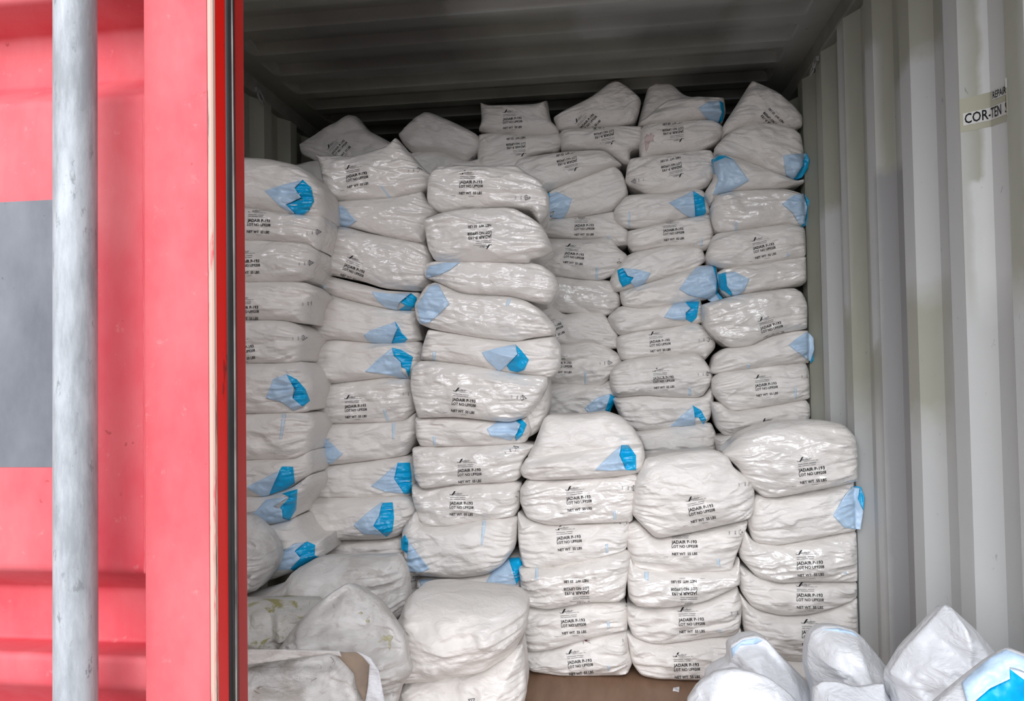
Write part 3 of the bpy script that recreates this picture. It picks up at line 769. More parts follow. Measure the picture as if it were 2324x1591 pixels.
add('m1i', 'E', [(-190,170),(200,202),(380,140),(490,60),(502,120),(400,280),(392,340),(200,392),(-190,350)], YM1-.02, fl=[('E',[(100,320),(190,222),(345,200),(240,272),(300,290),(305,350),(348,365),(330,387),(180,380)],[(300,180),(405,150),(397,290),(350,362),(308,350),(288,275),(350,205)])])
add('m1j', 'E', [(-190,380),(200,394),(400,345),(440,430),(500,490),(580,482),(587,600),(540,612),(380,700),(220,760),(-190,760)], YM1-.02, fl=[('E',[(265,600),(380,525),(460,508),(385,572),(425,620),(350,700),(240,702)],[(470,505),(525,530),(522,600),(550,612),(470,660),(380,707),(355,692),(422,620),(380,570)])])
#--- middle row, second from the door
add('m2a', 'A', [(545,620),(690,627),(820,637),(930,600),(1020,572),(1085,505),(1180,610),(1260,700),(1332,760),(1310,830),(1240,872),(1060,912),(800,925),(612,935),(620,890),(580,690)], YM2, t=('A',808,755,8), m=('A',1235,705,0), st=[('A',[(962,810),(980,815),(1052,905),(1035,908)])], gloss=1)
add('m2b', 'A', [(605,940),(800,929),(1060,915),(1240,874),(1262,870),(1290,930),(1390,1010),(1300,1060),(1290,1120),(1282,1217),(1100,1190),(800,1110),(700,1100),(600,1115)], YM2, fl=[('A',[(650,935),(720,960),(805,1055),(740,1102),(612,1097),(628,1050)],[(608,940),(652,934),(628,1050),(605,1112)])], gloss=1)
add('m2c', 'A', [(590,1117),(740,1104),(900,1150),(1280,1222),(1292,1240),(1330,1330),(1320,1480),(1250,1532),(1000,1512),(850,1462),(520,1402),(550,1260)], YM2-.02, t=('A',787,1392,-22), gloss=1)
add('m2d', 'C', [(480,240),(500,190),(560,182),(690,222),(900,272),(1010,302),(1240,312),(1247,370),(1220,432),(1060,432),(850,390),(560,310),(490,280)], YM2, b=.05, fl=[('C',[(910,305),(1050,320),(1180,315),(1100,378),(1085,437),(1000,410),(950,370)],[(1180,315),(1217,345),(1217,400),(1170,437),(1098,432),(1140,400),(1105,378)])], st=[('C',[(580,215),(600,220),(590,300),(570,300)])])
add('m2e', 'C', [(525,314),(640,334),(850,394),(1060,438),(1222,440),(1232,540),(1252,630),(1150,662),(940,657),(680,630),(540,660),(470,650),(490,500)], YM2, fl=[('C',[(855,605),(900,570),(1070,515),(1085,560),(1065,600),(1045,662),(920,657),(880,640)],[(1070,510),(1092,540),(1118,590),(1157,630),(1130,657),(1045,662),(1070,600),(1042,565)])])
add('m2f', 'C', [(440,700),(540,664),(680,634),(940,662),(1240,645),(1268,720),(1240,830),(1165,900),(1030,887),(800,915),(540,942),(470,850)], YM2, fl=[('C',[(865,850),(960,760),(1050,690),(1062,750),(1108,785),(1112,850),(1165,905),(1000,870)],[(1050,688),(1110,700),(1192,750),(1175,830),(1165,895),(1140,830),(1115,820),(1108,785),(1062,740)])])
add('m2g', 'C', [(490,960),(620,944),(800,918),(1030,891),(1180,900),(1212,1000),(1217,1110),(1130,1190),(560,1202),(520,1130),(480,1040)], YM2, t=('C',800,1100,3), m=('C',1200,1000,0), st=[('C',[(985,1110),(1005,1110),(1030,1185),(1012,1188)])], gloss=1)
add('m2h', 'C', [(505,1215),(560,1206),(1130,1193),(1215,1130),(1237,1250),(1200,1340),(1150,1422),(600,1490),(540,1440),(490,1310)], YM2, fl=[('C',[(540,1250),(712,1410),(650,1470),(570,1492),(530,1380)],[(508,1235),(548,1245),(535,1390),(498,1320)])], st=[('C',[(1048,1200),(1072,1200),(1068,1310),(1050,1310)])])
add('m2i', 'E', [(495,-80),(570,-10),(900,-42),(1150,-78),(1200,-60),(1222,90),(1170,195),(850,205),(560,205),(510,160),(495,20)], YM2, fl=[('E',[(905,130),(1000,50),(1085,-25),(1062,80),(1130,182),(1000,167)],[(1085,-30),(1170,-30),(1182,60),(1180,180),(1135,187),(1062,80)])])
add('m2j', 'E', [(400,210),(560,209),(850,209),(1160,199),(1222,270),(1215,310),(1110,450),(1010,477),(600,485),(470,490),(410,400)], YM2-.04, fl=[('E',[(785,395),(880,310),(980,235),(960,330),(920,400),(990,467),(850,455)],[(985,243),(1052,240),(1062,340),(1050,440),(1010,477),(920,400),(950,330)])])
add('m2k', 'E', [(580,492),(800,487),(1010,480),(1110,462),(1150,500),(1165,640),(1100,690),(800,700),(590,700)], YM2)
add('m2l', 'E', [(900,700),(1100,680),(1160,620),(1250,740),(1260,850),(1240,960),(900,960)], YM2+.02, m=('E',1205,755,30))
#--- middle row, third from the door
add('m3a', 'A', [(1310,770),(1370,702),(1480,690),(1700,700),(1900,690),(1960,740),(2060,790),(2112,880),(2112,1000),(2050,1067),(1990,985),(1870,972),(1560,982),(1390,1010),(1300,930)], YM3, t=('A',1585,805,-2), m=('A',1970,895,-5), gloss=1)
add('m3b', 'A', [(1280,1060),(1400,1014),(1560,987),(1870,976),(1990,1040),(2060,1090),(2100,1150),(2142,1250),(2060,1300),(1990,1312),(1980,1340),(1700,1335),(1360,1335),(1310,1250)], YM3-.03, t=('A',1648,1150,182), gloss=1)
add('m3c', 'C', [(1280,170),(1300,125),(1360,107),(1700,107),(1975,115),(2060,130),(2150,190),(2182,260),(2170,310),(2110,392),(2000,372),(1860,340),(1540,330),(1400,260),(1290,217)], YM3, fl=[('C',[(1300,130),(1400,108),(1512,105),(1440,160),(1350,200),(1285,210),(1280,170)],None)], gloss=1)
add('m3d', 'C', [(1215,400),(1300,272),(1360,250),(1540,335),(1850,345),(1960,372),(2060,430),(2162,540),(2150,600),(1980,620),(1900,645),(1650,620),(1330,560),(1240,520)], YM3-.02, fl=[('C',[(1215,400),(1300,272),(1362,250),(1440,390),(1380,450),(1300,520),(1240,527),(1230,460)],None)], st=[('C',[(1838,350),(1865,345),(1845,400),(1822,405)])], gloss=1)
add('m3e', 'C', [(1310,570),(1500,594),(1680,624),(1900,648),(2150,608),(2197,680),(2192,830),(2130,890),(1920,862),(1780,857),(1600,810),(1260,770),(1270,690)], YM3, fl=[('C',[(1660,720),(1760,690),(1880,665),(1905,730),(1830,810),(1780,852),(1700,780)],[(1888,663),(1930,705),(1982,770),(1950,840),(1905,857),(1850,842),(1830,810),(1905,730)])], st=[('C',[(1325,715),(1350,715),(1345,780),(1320,780)])])
add('m3r', 'C', [(1800,900),(2000,890),(2112,880),(2117,1080),(2080,1200),(2030,1262),(1960,1300),(1800,1250)], YM3+.07)
add('m3f', 'C', [(1200,830),(1260,778),(1600,814),(1900,872),(2100,885),(2110,940),(2060,1040),(2000,1110),(1960,1152),(1850,1190),(1500,1152),(1240,1160),(1190,950)], YM3-.04, t=('C',1537,1062,-6), m=('C',1945,1030,-10), gloss=1)
add('m3g', 'C', [(1220,1164),(1500,1156),(1850,1192),(1970,1160),(1995,1260),(1950,1332),(1700,1347),(1260,1357),(1230,1290)], YM3, fl=[('C',[(1695,1240),(1770,1190),(1882,1178),(1925,1210),(1900,1270),(1862,1320),(1720,1290)],[(1880,1150),(1905,1150),(1968,1210),(1935,1290),(1895,1322),(1885,1300),(1925,1210),(1885,1180)])], st=[('C',[(1325,1290),(1345,1290),(1350,1352),(1332,1352)])])
add('m3h', 'E', [(1200,-130),(1260,-141),(1700,-150),(1900,-165),(2020,-150),(1940,-50),(1930,50),(1880,93),(1500,110),(1270,143),(1215,60)], YM3, t=('E',1572,38,3), m=('E',1890,-130,20), gloss=1)
add('m3i', 'E', [(1200,120),(1280,147),(1500,114),(1880,97),(1925,110),(1915,260),(1880,330),(1600,370),(1470,395),(1270,395),(1200,200)], YM3, t=('E',1518,262,0), m=('E',1930,130,60), gloss=1)
add('m3j', 'E', [(1130,430),(1220,300),(1270,398),(1470,397),(1700,352),(1900,340),(1885,540),(1800,650),(1700,712),(1500,735),(1145,712),(1150,560)], YM3-.03, fl=[('E',[(1157,500),(1230,600),(1302,690),(1250,717),(1145,712)],[(1108,490),(1135,460),(1157,500),(1150,590),(1112,560)])], st=[('E',[(1662,350),(1690,345),(1680,440),(1662,530),(1650,530)])])
add('m3k', 'E', [(1230,765),(1280,745),(1500,737),(1700,714),(1850,620),(1920,610),(1942,650),(1915,840),(1830,870),(1600,900),(1230,900)], YM3, fl=[('E',[(1670,810),(1740,690),(1840,620),(1865,700),(1897,810),(1870,852),(1750,830)],[(1840,618),(1912,613),(1932,650),(1925,750),(1890,802),(1865,740),(1835,670)]),('E',[(1232,762),(1300,765),(1370,770),(1250,835)],None)])
#--- front row, three columns
add('f4a', 'D', [(60,1420),(110,1330),(180,1150),(330,1152),(470,1145),(580,1130),(700,1170),(780,1250),(835,1350),(780,1420),(400,1450),(100,1450)], YF+.02, wr=.6)
add('f4b', 'D', [(10,1510),(60,1425),(400,1392),(690,1348),(830,1352),(845,1420),(832,1500),(800,1535),(600,1562),(100,1580),(30,1560)], YF-.02, fl=[('D',[(510,1522),(600,1430),(692,1350),(678,1420),(722,1522),(600,1527)],[(692,1350),(740,1350),(790,1420),(792,1525),(725,1522),(678,1420)])])
add('f4c', 'F', [(10,140),(60,75),(180,80),(600,55),(740,30),(800,60),(790,100),(750,250),(735,352),(400,360),(210,375),(60,330),(10,230)], YF, t=('F',387,218,6), m=('F',757,140,-5), st=[('F',[(612,290),(632,290),(636,345),(616,345)])], gloss=1)
add('f4d', 'F', [(-5,300),(60,340),(210,379),(500,365),(712,357),(718,450),(690,540),(500,592),(320,622),(150,657),(30,642),(0,500)], YF, t=('F',322,480,6), m=('F',705,370,-10), st=[('F',[(562,510),(580,505),(584,565),(566,568)])])
add('f4e', 'F', [(0,655),(150,660),(400,612),(690,546),(728,575),(692,780),(690,840),(640,875),(440,870),(200,920),(30,892)], YF-.02, t=('F',375,815,184), st=[('F',[(102,660),(122,657),(120,745),(98,745)])], gloss=1)
add('f4f', 'F', [(25,910),(200,923),(440,873),(640,878),(700,900),(702,1060),(560,1082),(400,1122),(200,1182),(60,1195),(10,1130)], YF, t=('F',350,1030,6), m=('F',700,835,90), st=[('F',[(572,1020),(590,1020),(594,1065),(576,1068)])])
add('f4g', 'F', [(20,1202),(60,1198),(200,1186),(400,1126),(560,1086),(700,1078),(712,1200),(737,1270),(700,1350),(400,1372),(270,1372),(60,1320)], YF, t=('F',395,1298,8), m=('F',760,1140,0), st=[('F',[(572,1310),(590,1305),(594,1340),(580,1345)])], desc='red insect')
add('f5a', 'F', [(750,200),(760,90),(805,0),(833,-58),(967,-87),(1257,-116),(1357,-78),(1394,0),(1480,60),(1532,130),(1532,260),(1500,330),(1300,370),(1100,420),(900,460),(790,350),(745,300)], YF-.03, t=('F',1195,285,12), m=('F',1530,110,0), dome=.05)
add('f5b', 'F', [(705,480),(712,380),(780,354),(900,464),(1100,424),(1490,349),(1482,400),(1440,500),(1400,600),(1385,672),(1000,680),(760,650),(720,560)], YF, t=('F',1083,510,2), m=('F',1465,430,0), st=[('F',[(1298,605),(1318,605),(1322,660),(1300,660)])])
add('f5c', 'F', [(710,700),(735,590),(760,655),(1000,684),(1385,676),(1435,600),(1442,760),(1400,780),(1200,868),(960,905),(780,900),(720,850)], YF-.02, t=('F',1085,818,183), st=[('F',[(818,690),(850,690),(848,750),(822,740)])], gloss=1)
add('f5d', 'F', [(710,900),(780,905),(960,910),(1200,871),(1420,773),(1452,900),(1440,1040),(1400,1090),(1200,1108),(900,1148),(750,1100),(710,1000)], YF, t=('F',1130,1022,4), m=('F',1480,960,0), st=[('F',[(1310,1070),(1330,1070),(1330,1095),(1310,1095)])])
add('f5e', 'F', [(708,1080),(760,1110),(900,1151),(1200,1112),(1400,1093),(1440,1050),(1462,1180),(1395,1300),(1250,1380),(920,1396),(800,1350),(740,1270)], YF, t=('F',1098,1322,4), m=('F',1440,1130,40))
add('f6a', 'F', [(1336,-96),(1452,-212),(1647,-290),(1938,-311),(2112,-282),(2199,-195),(2225,0),(2222,82),(2000,123),(1690,188),(1600,185),(1500,100),(1440,0)], YF-.03, t=('F',1925,30,7), dome=.05, gloss=1)
add('f6b', 'F', [(1530,210),(1560,175),(1690,192),(2000,128),(2200,88),(2255,120),(2268,260),(2250,410),(2000,440),(1700,502),(1540,485),(1500,350)], YF, fl=[('F',[(2065,320),(2120,220),(2190,130),(2240,140),(2228,210),(2265,290),(2245,412),(2140,402)],[(2190,125),(2247,130),(2272,200),(2265,282),(2228,215),(2240,145)])])
add('f6c', 'F', [(1440,580),(1482,410),(1540,490),(1700,506),(1900,470),(2235,418),(2247,500),(2242,740),(1900,735),(1700,747),(1560,710)], YF-.01, t=('F',1912,648,4), st=[('F',[(2135,690),(2155,690),(2155,715),(2138,715)])], gloss=1)
add('f6d', 'F', [(1440,640),(1560,714),(1700,750),(1900,739),(2205,742),(2218,840),(2150,870),(1900,948),(1700,960),(1530,910),(1450,800)], YF, t=('F',1910,862,1))
add('f6e', 'F', [(1450,830),(1530,915),(1700,964),(1900,952),(2222,850),(2252,1000),(2257,1130),(2000,1250),(1700,1260),(1480,1100)], YF, t=('F',1945,1105,2))
add('f6f', 'F', [(1460,1100),(1600,1200),(1800,1255),(2000,1252),(2258,1140),(2262,1390),(1900,1392),(1500,1395)], YF, t=('F',1948,1240,182), floor_py=1535)
#--- soiled pile inside, at lower left
add('p1', 'E', [(-160,340),(60,330),(110,345),(200,430),(260,540),(267,610),(240,690),(140,822),(60,850),(-160,860)], 2.4, mat='sack_grubby', tent=0.5, cr_=0.5, wr=2.0, D=0.12)
add('p2', 'E', [(70,860),(230,820),(340,780),(400,700),(560,612),(800,612),(1000,607),(1090,600),(1150,720),(1168,900),(1140,980),(1050,1088),(900,1150),(500,1160),(100,1100)], 2.46, mat='sack_grubby', tent=0.4, cr_=0.45, wr=1.1, D=0.15, R=.2, b=.16, floor_py=None)
add('p3', 'E', [(-170,900),(70,905),(200,900),(340,895),(560,905),(600,1000),(560,1200),(400,1350),(-170,1400)], 2.26, mat='sack_stained', tent=0.6, cr_=0.8, wr=1.3, D=0.12, R=.15, b=.10)
add('p4', 'E', [(280,1260),(380,1110),(500,970),(640,862),(745,795),(830,830),(960,920),(1060,1060),(1130,1170),(1152,1330),(1175,1390),(1100,1500),(1060,1650),(1040,1900),(400,1900),(300,1500)], 2.06, mat='sack_grubby', tent=0.7, cr_=0.6, wr=1.2, D=0.13, R=.2, b=.15, floor_py=1690)
add('p5', 'E', [(-170,1350),(80,1335),(400,1292),(620,1262),(720,1290),(800,1400),(800,1500),(850,1600),(900,1800),(920,2330),(-170,2330)], 1.88, mat='sack_dirty', tent=0.4, cr_=0.6, wr=1.0, D=0.1, R=.18, b=.12, floor_py=1790)
add('p6', 'E', [(1130,1000),(1170,885),(1230,832),(1360,825),(1600,850),(1850,870),(1920,900),(1967,950),(1960,1080),(1880,1222),(1700,1332),(1400,1392),(1180,1402),(1145,1330),(1130,1170),(1060,1085)], 2.26, tent=0.25, cr_=0.35, wr=1.0, D=.3, R=.17, b=.15, dome=.04)
add('p7', 'E', [(1180,1405),(1400,1394),(1700,1334),(1880,1224),(1932,1210),(1952,1350),(1962,1500),(1935,1620),(1900,1880),(1080,1880),(1060,1560),(1110,1480)], 2.24, tent=0.3, cr_=0.45, wr=1.1, D=.3, R=.15, b=.11, floor_py=1660, m=('E',1590,1590,40))
#--- emptied / loosely filled sacks at lower right
add('n1', 'G', [(230,700),(300,640),(390,600),(385,490),(470,440),(560,425),(630,455),(720,560),(860,700),(1000,850),(1040,1700),(230,1700)], 2.12, mat='sack_clean', tent=0.9, cr_=0.8, wr=1.2, D=0.2, R=.16, b=.17, floor_py=1780, lump=1.6)
add('n2', 'G', [(100,865),(180,740),(300,660),(420,640),(520,662),(640,702),(760,790),(860,900),(930,1700),(40,1700)], 1.86, mat='sack_clean', tent=0.8, cr_=0.9, wr=.8, D=0.09, R=.18, b=.17, floor_py=1780, lump=1.8)
add('n3', 'G', [(902,560),(905,480),(930,400),(1000,360),(1100,360),(1200,385),(1262,440),(1350,550),(1420,640),(1490,730),(1580,870),(1640,1700),(950,1700),(960,780),(900,620)], 1.95, mat='sack_clean', tent=0.85, cr_=0.9, wr=.8, D=0.15, R=.16, b=.17, floor_py=1780, lump=1.6)
add('n4', 'G', [(945,770),(1000,727),(1100,730),(1220,765),(1385,738),(1400,800),(1450,880),(1520,1700),(930,1700)], 1.7, mat='sack_clean', tent=0.9, cr_=0.9, wr=.8, D=0.07, R=.16, b=.14, floor_py=1780, lump=1.8)
add('n5', 'G', [(1445,665),(1500,575),(1550,490),(1700,330),(1790,232),(1815,218),(1840,240),(1990,380),(2120,540),(2200,700),(2240,1700),(1600,1700),(1500,760)], 1.64, mat='sack_clean', tent=0.9, cr_=0.7, wr=.6, D=0.12, R=.2, b=.17, floor_py=1780, lump=1.5)
add('n6', 'G', [(1720,880),(1900,722),(2000,640),(2110,552),(2205,503),(2324,550),(2420,600),(2480,900),(2480,1700),(1700,1700)], 1.38, mat='sack_clean', tent=0.7, cr_=0.7, wr=.6, D=0.07, R=.16, b=.15, floor_py=1780, lump=1.5,
    fl=[('G',[(1912,722),(2000,640),(2110,552),(2205,505),(2324,552),(2400,600),(2420,700),(2300,640),(2228,622),(2232,700),(2100,762),(2000,847),(1950,862)],[(2000,862),(2060,782),(2228,692),(2226,632),(2324,705),(2450,800),(2450,1100),(1960,1100)])])

STACK = {'q1': 'top rear stack behind second stack', 'q2': '', 'q3': '', 'b4': 'rear stack third from right wall', 'b5': 'rear stack second from right wall',
         'b6': 'rear stack against right wall', 'm1': 'stack beside red door', 'm2': 'second stack from red door', 'm3': 'third stack from red door',
         'f4': 'front stack third from right wall', 'f5': 'front stack second from right wall', 'f6': 'front stack nearest right wall'}
GROUP = {'q': 'sacks on top of the rear stacks at left', 'b': 'sacks stacked in the rear row', 'm': 'sacks stacked in the middle row', 'f': 'sacks stacked in the front row',
         'p': 'soiled sacks piled at lower left', 'n': 'loose open sacks at lower right'}
SPECIAL = {
    'q1a': 'peaked dim sack with slanted print on top of the rear row, leftmost',
    'q1b': 'dim sack almost hidden under the leftmost peaked rear sack',
    'q2a': 'dim peaked sack without text on rear row, second from left',
    'q2b': 'dim sack wedged under the second peaked rear sack from left',
    'q3a': 'two-cornered sack with upright print on rear row, above upside-down print',
    'q3b': 'sack with upside-down print directly under the two-cornered rear sack',
    'b5a': 'dim pointed sack standing behind the topmost blue-flapped rear sack',
    'b5c': 'sack with pink smudge and upside-down print near the top of rear middle stack',
    'm3r': 'bulging sack end behind the printed sack in third stack from red door',
    'm2l': 'shadowed sack showing a small triangle mark between lower left stacks',
    'p1': 'wrinkled grubby sack leaning by the red door edge, above the stained one',
    'p2': 'flat-topped grey white sack lying across the lower left pile',
    'p3': 'sack with yellow green stains in the lower left pile',
    'p4': 'peaked white sack with small yellow spots in the middle of the soiled pile',
    'p5': 'dirty speckled open sack with rolled plastic edge at the bottom left corner',
    'p6': 'large smooth creased sack slumped on top of another beside the front stacks',
    'p7': 'sack under the large smooth slumped sack, above the brown floor',
    'n1': 'bright white hooded sack with pale blue tip, leftmost of the loose ones',
    'n2': 'low rounded bright white sack in front of the leftmost hooded sack',
    'n3': 'tall round-topped bright sack before the nearest right wall stack',
    'n4': 'low pointed white fold of sack in front of the round-topped one',
    'n5': 'tall sharply peaked bright white sack standing against grey wall',
    'n6': 'open sack showing bright cyan lining in the bottom right corner'}
ORD = ['top', 'second', 'third', 'fourth', 'fifth', 'sixth', 'seventh', 'eighth', 'ninth', 'tenth', 'eleventh', 'twelfth', 'thirteenth', 'fourteenth']
count = {}
for si, (key, crop, pts, Y, desc, k) in enumerate(S):
    st = key[:2]
    if key not in ('m3r', 'm2l', 'b5a') and st in STACK: count[st] = count.get(st, -1) + 1
    P = px(crop, pts)
    if 'ext' in k:
        thr, sh = k['ext']; P = [(x + (sh / 3 if q[0] < thr else 0), y) for (x, y), q in zip(P, pts)]
    kw = {q: k[q] for q in ('b', 'D', 'wr', 'R', 'dome', 'floor_py', 'lump', 'tilt', 'cr_', 'tent') if q in k}
    vs, fs = sack_body(P, Y, 100 + si, **kw)
    va = np.array(vs)
    base = ((va[:, 0].min() + va[:, 0].max()) / 2, (va[:, 1].min() + va[:, 1].max()) / 2, va[:, 2].min())
    root = empty('plastic_sack', base)
    body = mk('sack_body', vs, fs, k.get('mat', 'sack_shiny' if k.get('gloss') else 'sack'), root)
    bvh = BVHTree.FromPolygons([tuple(q) for q in vs], fs)
    feat = 'white sack'
    if 't' in k:
        c_, x, y, dg = k['t']; cc = px(c_, [(x, y)])[0]
        t1 = stamp('printed_text', MAIN, cc, math.radians(dg), bvh, Y, root, 'ink')
        stamp('weight_text', NETW, cc, math.radians(dg), bvh, Y, root, 'ink')
        stamp('logo_mark', SLASH, cc, math.radians(dg), bvh, Y, root, 'ink')
        stamp('printed_logo', SOFT, cc, math.radians(dg), bvh, Y, root, 'ink_soft')
        up = 120 < dg % 360 < 240
        feat = 'white sack, upside-down print' if up else 'white sack, upright print'
        if t1: t1['label'] = 'black printed product text' + (', upside down' if up else '')
    if 'm' in k:
        c_, x, y, dg = k['m']; cc = px(c_, [(x, y)])[0]
        stamp('recycling_mark', MARK, cc, math.radians(dg), bvh, Y, root, 'ink_soft', (0, 0), .062)
    for c_, poly in k.get('st', []):
        patch('blue_stripe', px(c_, poly), bvh, 'stripe', root, Y, .0008, 0, None, .006, si, .0003)
    side = ''
    for fi, (c_, pale, cyan) in enumerate(k.get('fl', [])):
        lift = None
        if cyan:
            cp = px(c_, cyan); m_ = np.mean(cp, 0); p3 = at(m_[0], m_[1], Y); lift = (p3[0], p3[2], .030)
        fl_ = patch('corner_flap', px(c_, pale), bvh, 'pale', root, Y, .006, .006, lift, .0045, si * 3 + 2 + fi)
        if fl_: fl_['label'] = 'pale blue folded corner flap'
        if cyan:
            q_ = patch('flap_lining', cp, bvh, 'cyan', fl_ or root, Y, .0045, .008, None, .0045, si * 3 + 1)
            if q_: q_['label'] = 'bright cyan inner lining of the flap'
        if fi == 0:
            mx = np.mean(px(c_, pale), 0)[0]; bx = [p[0] for p in P]; side = 'right' if mx > (min(bx) + max(bx)) / 2 else 'left'
    if side: feat = 'white sack, blue flap at ' + side
    lab = SPECIAL.get(key)
    if not lab:
        n_ = count[st]; tot = ORD[n_]
        lab = '%s, %s %s' % (feat, 'topmost of' if n_ == 0 else tot + ' from top of', STACK[st])
    tag(root, lab, 'sack', GROUP[key[0]])
    SACKS[key] = (root, bvh, Y)
    if key == 'b5c':
        patch('pink_smudge', px('B', [(848, 500), (862, 462), (882, 470), (890, 452), (918, 474), (905, 492), (912, 512), (885, 515), (872, 560), (858, 590), (852, 545)]), bvh, 'red_mark', root, Y, .0008, 0, None, .005, 3, .0003)
    if key == 'n1':
        patch('corner_flap', px('G', [(390, 500), (470, 445), (560, 428), (600, 445), (560, 470), (450, 480), (400, 560)]), bvh, 'pale', root, Y, .002, .001, None, .006, 3)
    if key == 'n3':
        patch('corner_flap', px('G', [(985, 372), (1100, 364), (1200, 390), (1240, 425), (1180, 400), (1080, 385)]), bvh, 'pale', root, Y, .002, .001, None, .006, 4)
    if key == 'p4':
        for i, q in enumerate(([(822, 992), (838, 982), (852, 994), (838, 1004)], [(866, 1044), (884, 1036), (898, 1046), (888, 1058), (872, 1056)],
                               [(950, 1192), (975, 1165), (990, 1142), (1010, 1152), (1032, 1140), (1058, 1152), (1048, 1172), (1036, 1190), (1042, 1215), (1034, 1250), (1026, 1225), (1022, 1180), (1000, 1182), (985, 1172), (970, 1192)])):
            patch('yellow_stain', px('E', q), bvh, 'stain', root, Y, .0010, 0, None, .006, 30 + i, .0003)
    if key == 'p5':
        patch('rolled_edge', px('E', [(-160, 1238), (300, 1240), (690, 1248), (705, 1290), (620, 1270), (400, 1300), (80, 1343), (-160, 1352)]), bvh, 'sack_grubby', root, 1.80, .012, .006, None, .006, 5, .02, plane=True)
        patch('inner_lining', px('E', [(655, 1262), (800, 1258), (905, 1310), (885, 1500), (860, 1600), (810, 1500), (790, 1400)]), bvh, 'tan', root, 1.86, .006, .006, None, .007, 6, .01, plane=True)
        patch('torn_film', px('E', [(800, 1252), (905, 1298), (960, 1390), (1000, 1600), (1020, 1900), (870, 1900), (868, 1590), (885, 1480), (895, 1345), (850, 1290)]), bvh, 'sack_clean', root, 1.79, .012, .010, None, .006, 7, .01, plane=True)

# ------------------------------------------------------------------ insect on the lowest front-left sack
root, bvh, Yi = SACKS['f4g']
def on(x, y, off):
    d = Vector(ray(x, y)).normalized(); h = bvh.ray_cast(Vector(CAM), d)
    p = h[0] if h[0] else Vector(at(x, y, Yi - .05))
    return np.array(p - d * (off + .0035))
def ipx(x, y): return (1290 + x / 31.8, 1420 + y / 31.8)
ins = empty('insect', Vector(on(*ipx(1150, 980), .002)))
tag(ins, 'small reddish brown insect on the lowest front stack sack above its print', 'insect')
v, f = tube([on(*ipx(x, y), o_) for x, y, o_ in ((935, 905, .003), (960, 915, .0035), (1080, 950, .004), (1200, 1010, .0045), (1300, 1080, .004), (1340, 1110, .003))], [.0008, .0022, .003, .0034, .003, .0012], 10)
mk('body', v, f, 'insect', ins)
for seg in ([(1000, 900), (1030, 800), (930, 710)], [(1120, 860), (1160, 800), (1290, 690)], [(1210, 930), (1350, 900), (1440, 940), (1540, 890)],
            [(940, 960), (900, 1010), (780, 1010)], [(1060, 1000), (1070, 1150), (1100, 1330)], [(1300, 1120), (1450, 1190), (1610, 1260)], [(1300, 1060), (1400, 1060), (1520, 1100)]):
    pth = [on(*ipx(*q), .0022 if i in (0, len(seg) - 1) else .0045) for i, q in enumerate(seg)]
    v, f = tube(pth, .0006, 6); mk('leg', v, f, 'leg', ins)

# plastic scrap on the floor
d = ray(1535, 1564); p = CAM + d * (-(CAM_H - .003) / d[2])
P = [(0.012 * math.cos(t) * (1.3 if i % 2 else .8), .02 * math.sin(t) * (1 if i % 3 else .6)) for i, t in enumerate(np.linspace(0, 5.9, 9))]
v = [(p[0] + a, p[1] + b_, .0035 + .003 * math.sin(i * 2.1)) for i, (a, b_) in enumerate(P)] + [(p[0] + a, p[1] + b_, .0005) for a, b_ in P]
n = len(P); f = [tuple(range(n)), tuple(range(2 * n - 1, n - 1, -1))] + [(i, (i + 1) % n, n + (i + 1) % n, n + i) for i in range(n)]
tag(mk('plastic_scrap', v, f, 'sack_clean', None, False), 'tiny white plastic scrap lying on the brown floor before the front stacks', 'scrap')

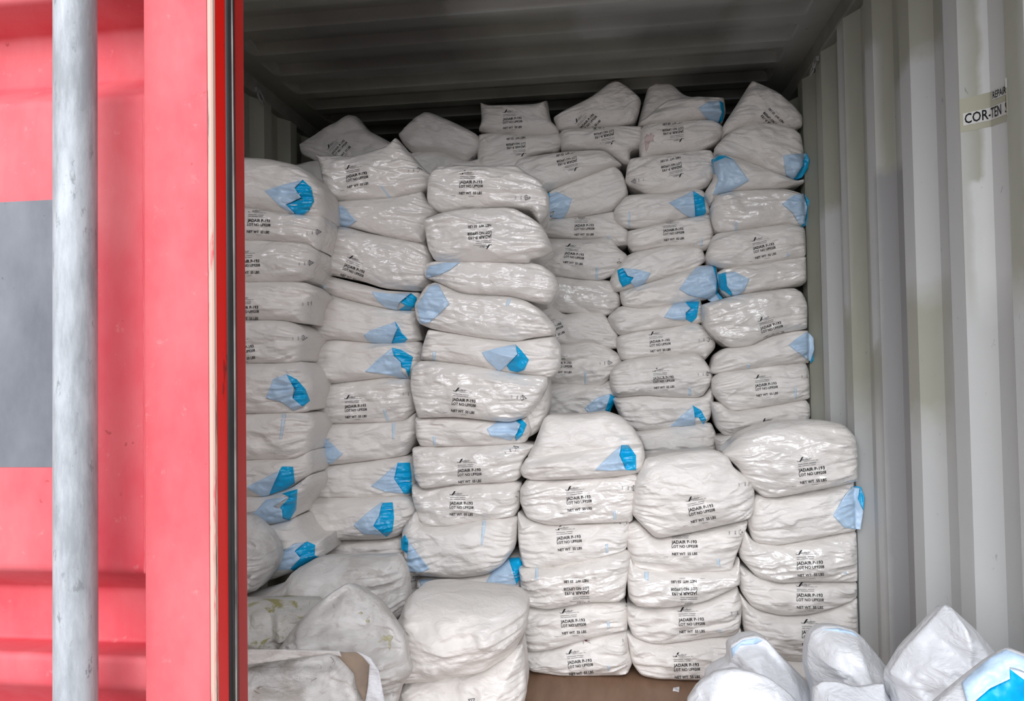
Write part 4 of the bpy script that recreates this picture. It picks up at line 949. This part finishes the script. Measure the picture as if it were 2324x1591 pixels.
# lashing rings on the top rails
def lashing(px_, py_, wallx, sgn, lab):
    d = ray(px_, py_); t = wallx / d[0]; p = CAM + d * t
    e = empty('lashing_ring', Vector(p)); tag(e, lab, 'lashing ring')
    c0 = np.array([p[0], p[1], p[2]])
    v, f = box(p[0] - (.012 if sgn > 0 else 0), p[0] + (.012 if sgn < 0 else 0), p[1] - .02, p[1] + .02, p[2] - .008, p[2] + .012)
    mk('mounting_plate', v, f, 'steel', e, False)
    pth = [(p[0] - sgn * (.010 + .018 * (1 - math.cos(t)) / 2), p[1] + .026 * math.sin(t), p[2] - .028 + .028 * math.cos(t)) for t in np.linspace(0, 2 * math.pi, 20, endpoint=False)]
    v, f = tube(pth, .0045, 8, True); mk('ring', v, f, 'steel', e)
lashing(1856, 138, XR - .004, 1, 'steel lashing ring on the top rail above the right wall')
lashing(583, 208, XL + .004, -1, 'dim steel lashing ring on the top rail of the left wall')

# ------------------------------------------------------------------ stickers on the right wall
def wall_stamp(name, geo, y_start, z0, scale, mat, off, parent, slope=0):
    """geo in text units, running toward the door (decreasing Y)"""
    V, F = geo; out = []
    for a, b_ in V:
        y = y_start - a * scale; z = z0 + b_ * scale + a * scale * slope
        # moved off along the sheet normal
        out.append((XR + corr(y) - off, y, z))
    return mk(name, out, F, mat, parent, False)
def grid_rect(x0, x1, y0, y1, scale, y_start):
    n = max(2, int((x1 - x0) * scale / .004)); v = []; f = []
    for i in range(n + 1):
        x = x0 + (x1 - x0) * i / n; v += [(x, y0), (x, y1)]
    for i in range(n): f.append((2 * i, 2 * i + 1, 2 * i + 3, 2 * i + 2))
    return np.array(v), f
def wy(x, y):
    d = ray(x, y); t = XR / d[0]; p = CAM + d * t; return p[1], p[2]
ya, za = wy(2186, 281); yb_, zb_ = wy(2218, 226)
stk = empty('steel_grade_sticker', (XR, ya, za)); tag(stk, 'clear wall sticker with black steel repair lettering near the photo right edge', 'sticker')
big = text_mesh('COR-TEN  STEEL', 1.1, 0, 0, bold=.012, sx_=.74); sm = text_mesh('REPAIR  WITH', 1.1, 0, 0, bold=.012, sx_=.8)
hb, hs = .021, .0145
SLP = -.14
wall_stamp('film', grid_rect(-.6, 9.5, -.9, 2.9, hb, ya), ya, za, hb, 'label_old', .0016, stk, SLP)
wall_stamp('white_strip', grid_rect(-.2, 9.0, -.2, 1.2, hb, ya), ya, za, hb, 'label', .0024, stk, SLP)
wall_stamp('white_strip', grid_rect(-.2, 9.0, -.2, 1.2, hs, yb_), yb_, zb_ , hs, 'label', .0024, stk, SLP)
wall_stamp('lettering', big, ya, za, hb, 'ink', .0034, stk, SLP)['label'] = 'larger black lettering'
wall_stamp('lettering', sm, yb_, zb_, hs, 'ink', .0034, stk, SLP)['label'] = 'smaller black lettering'
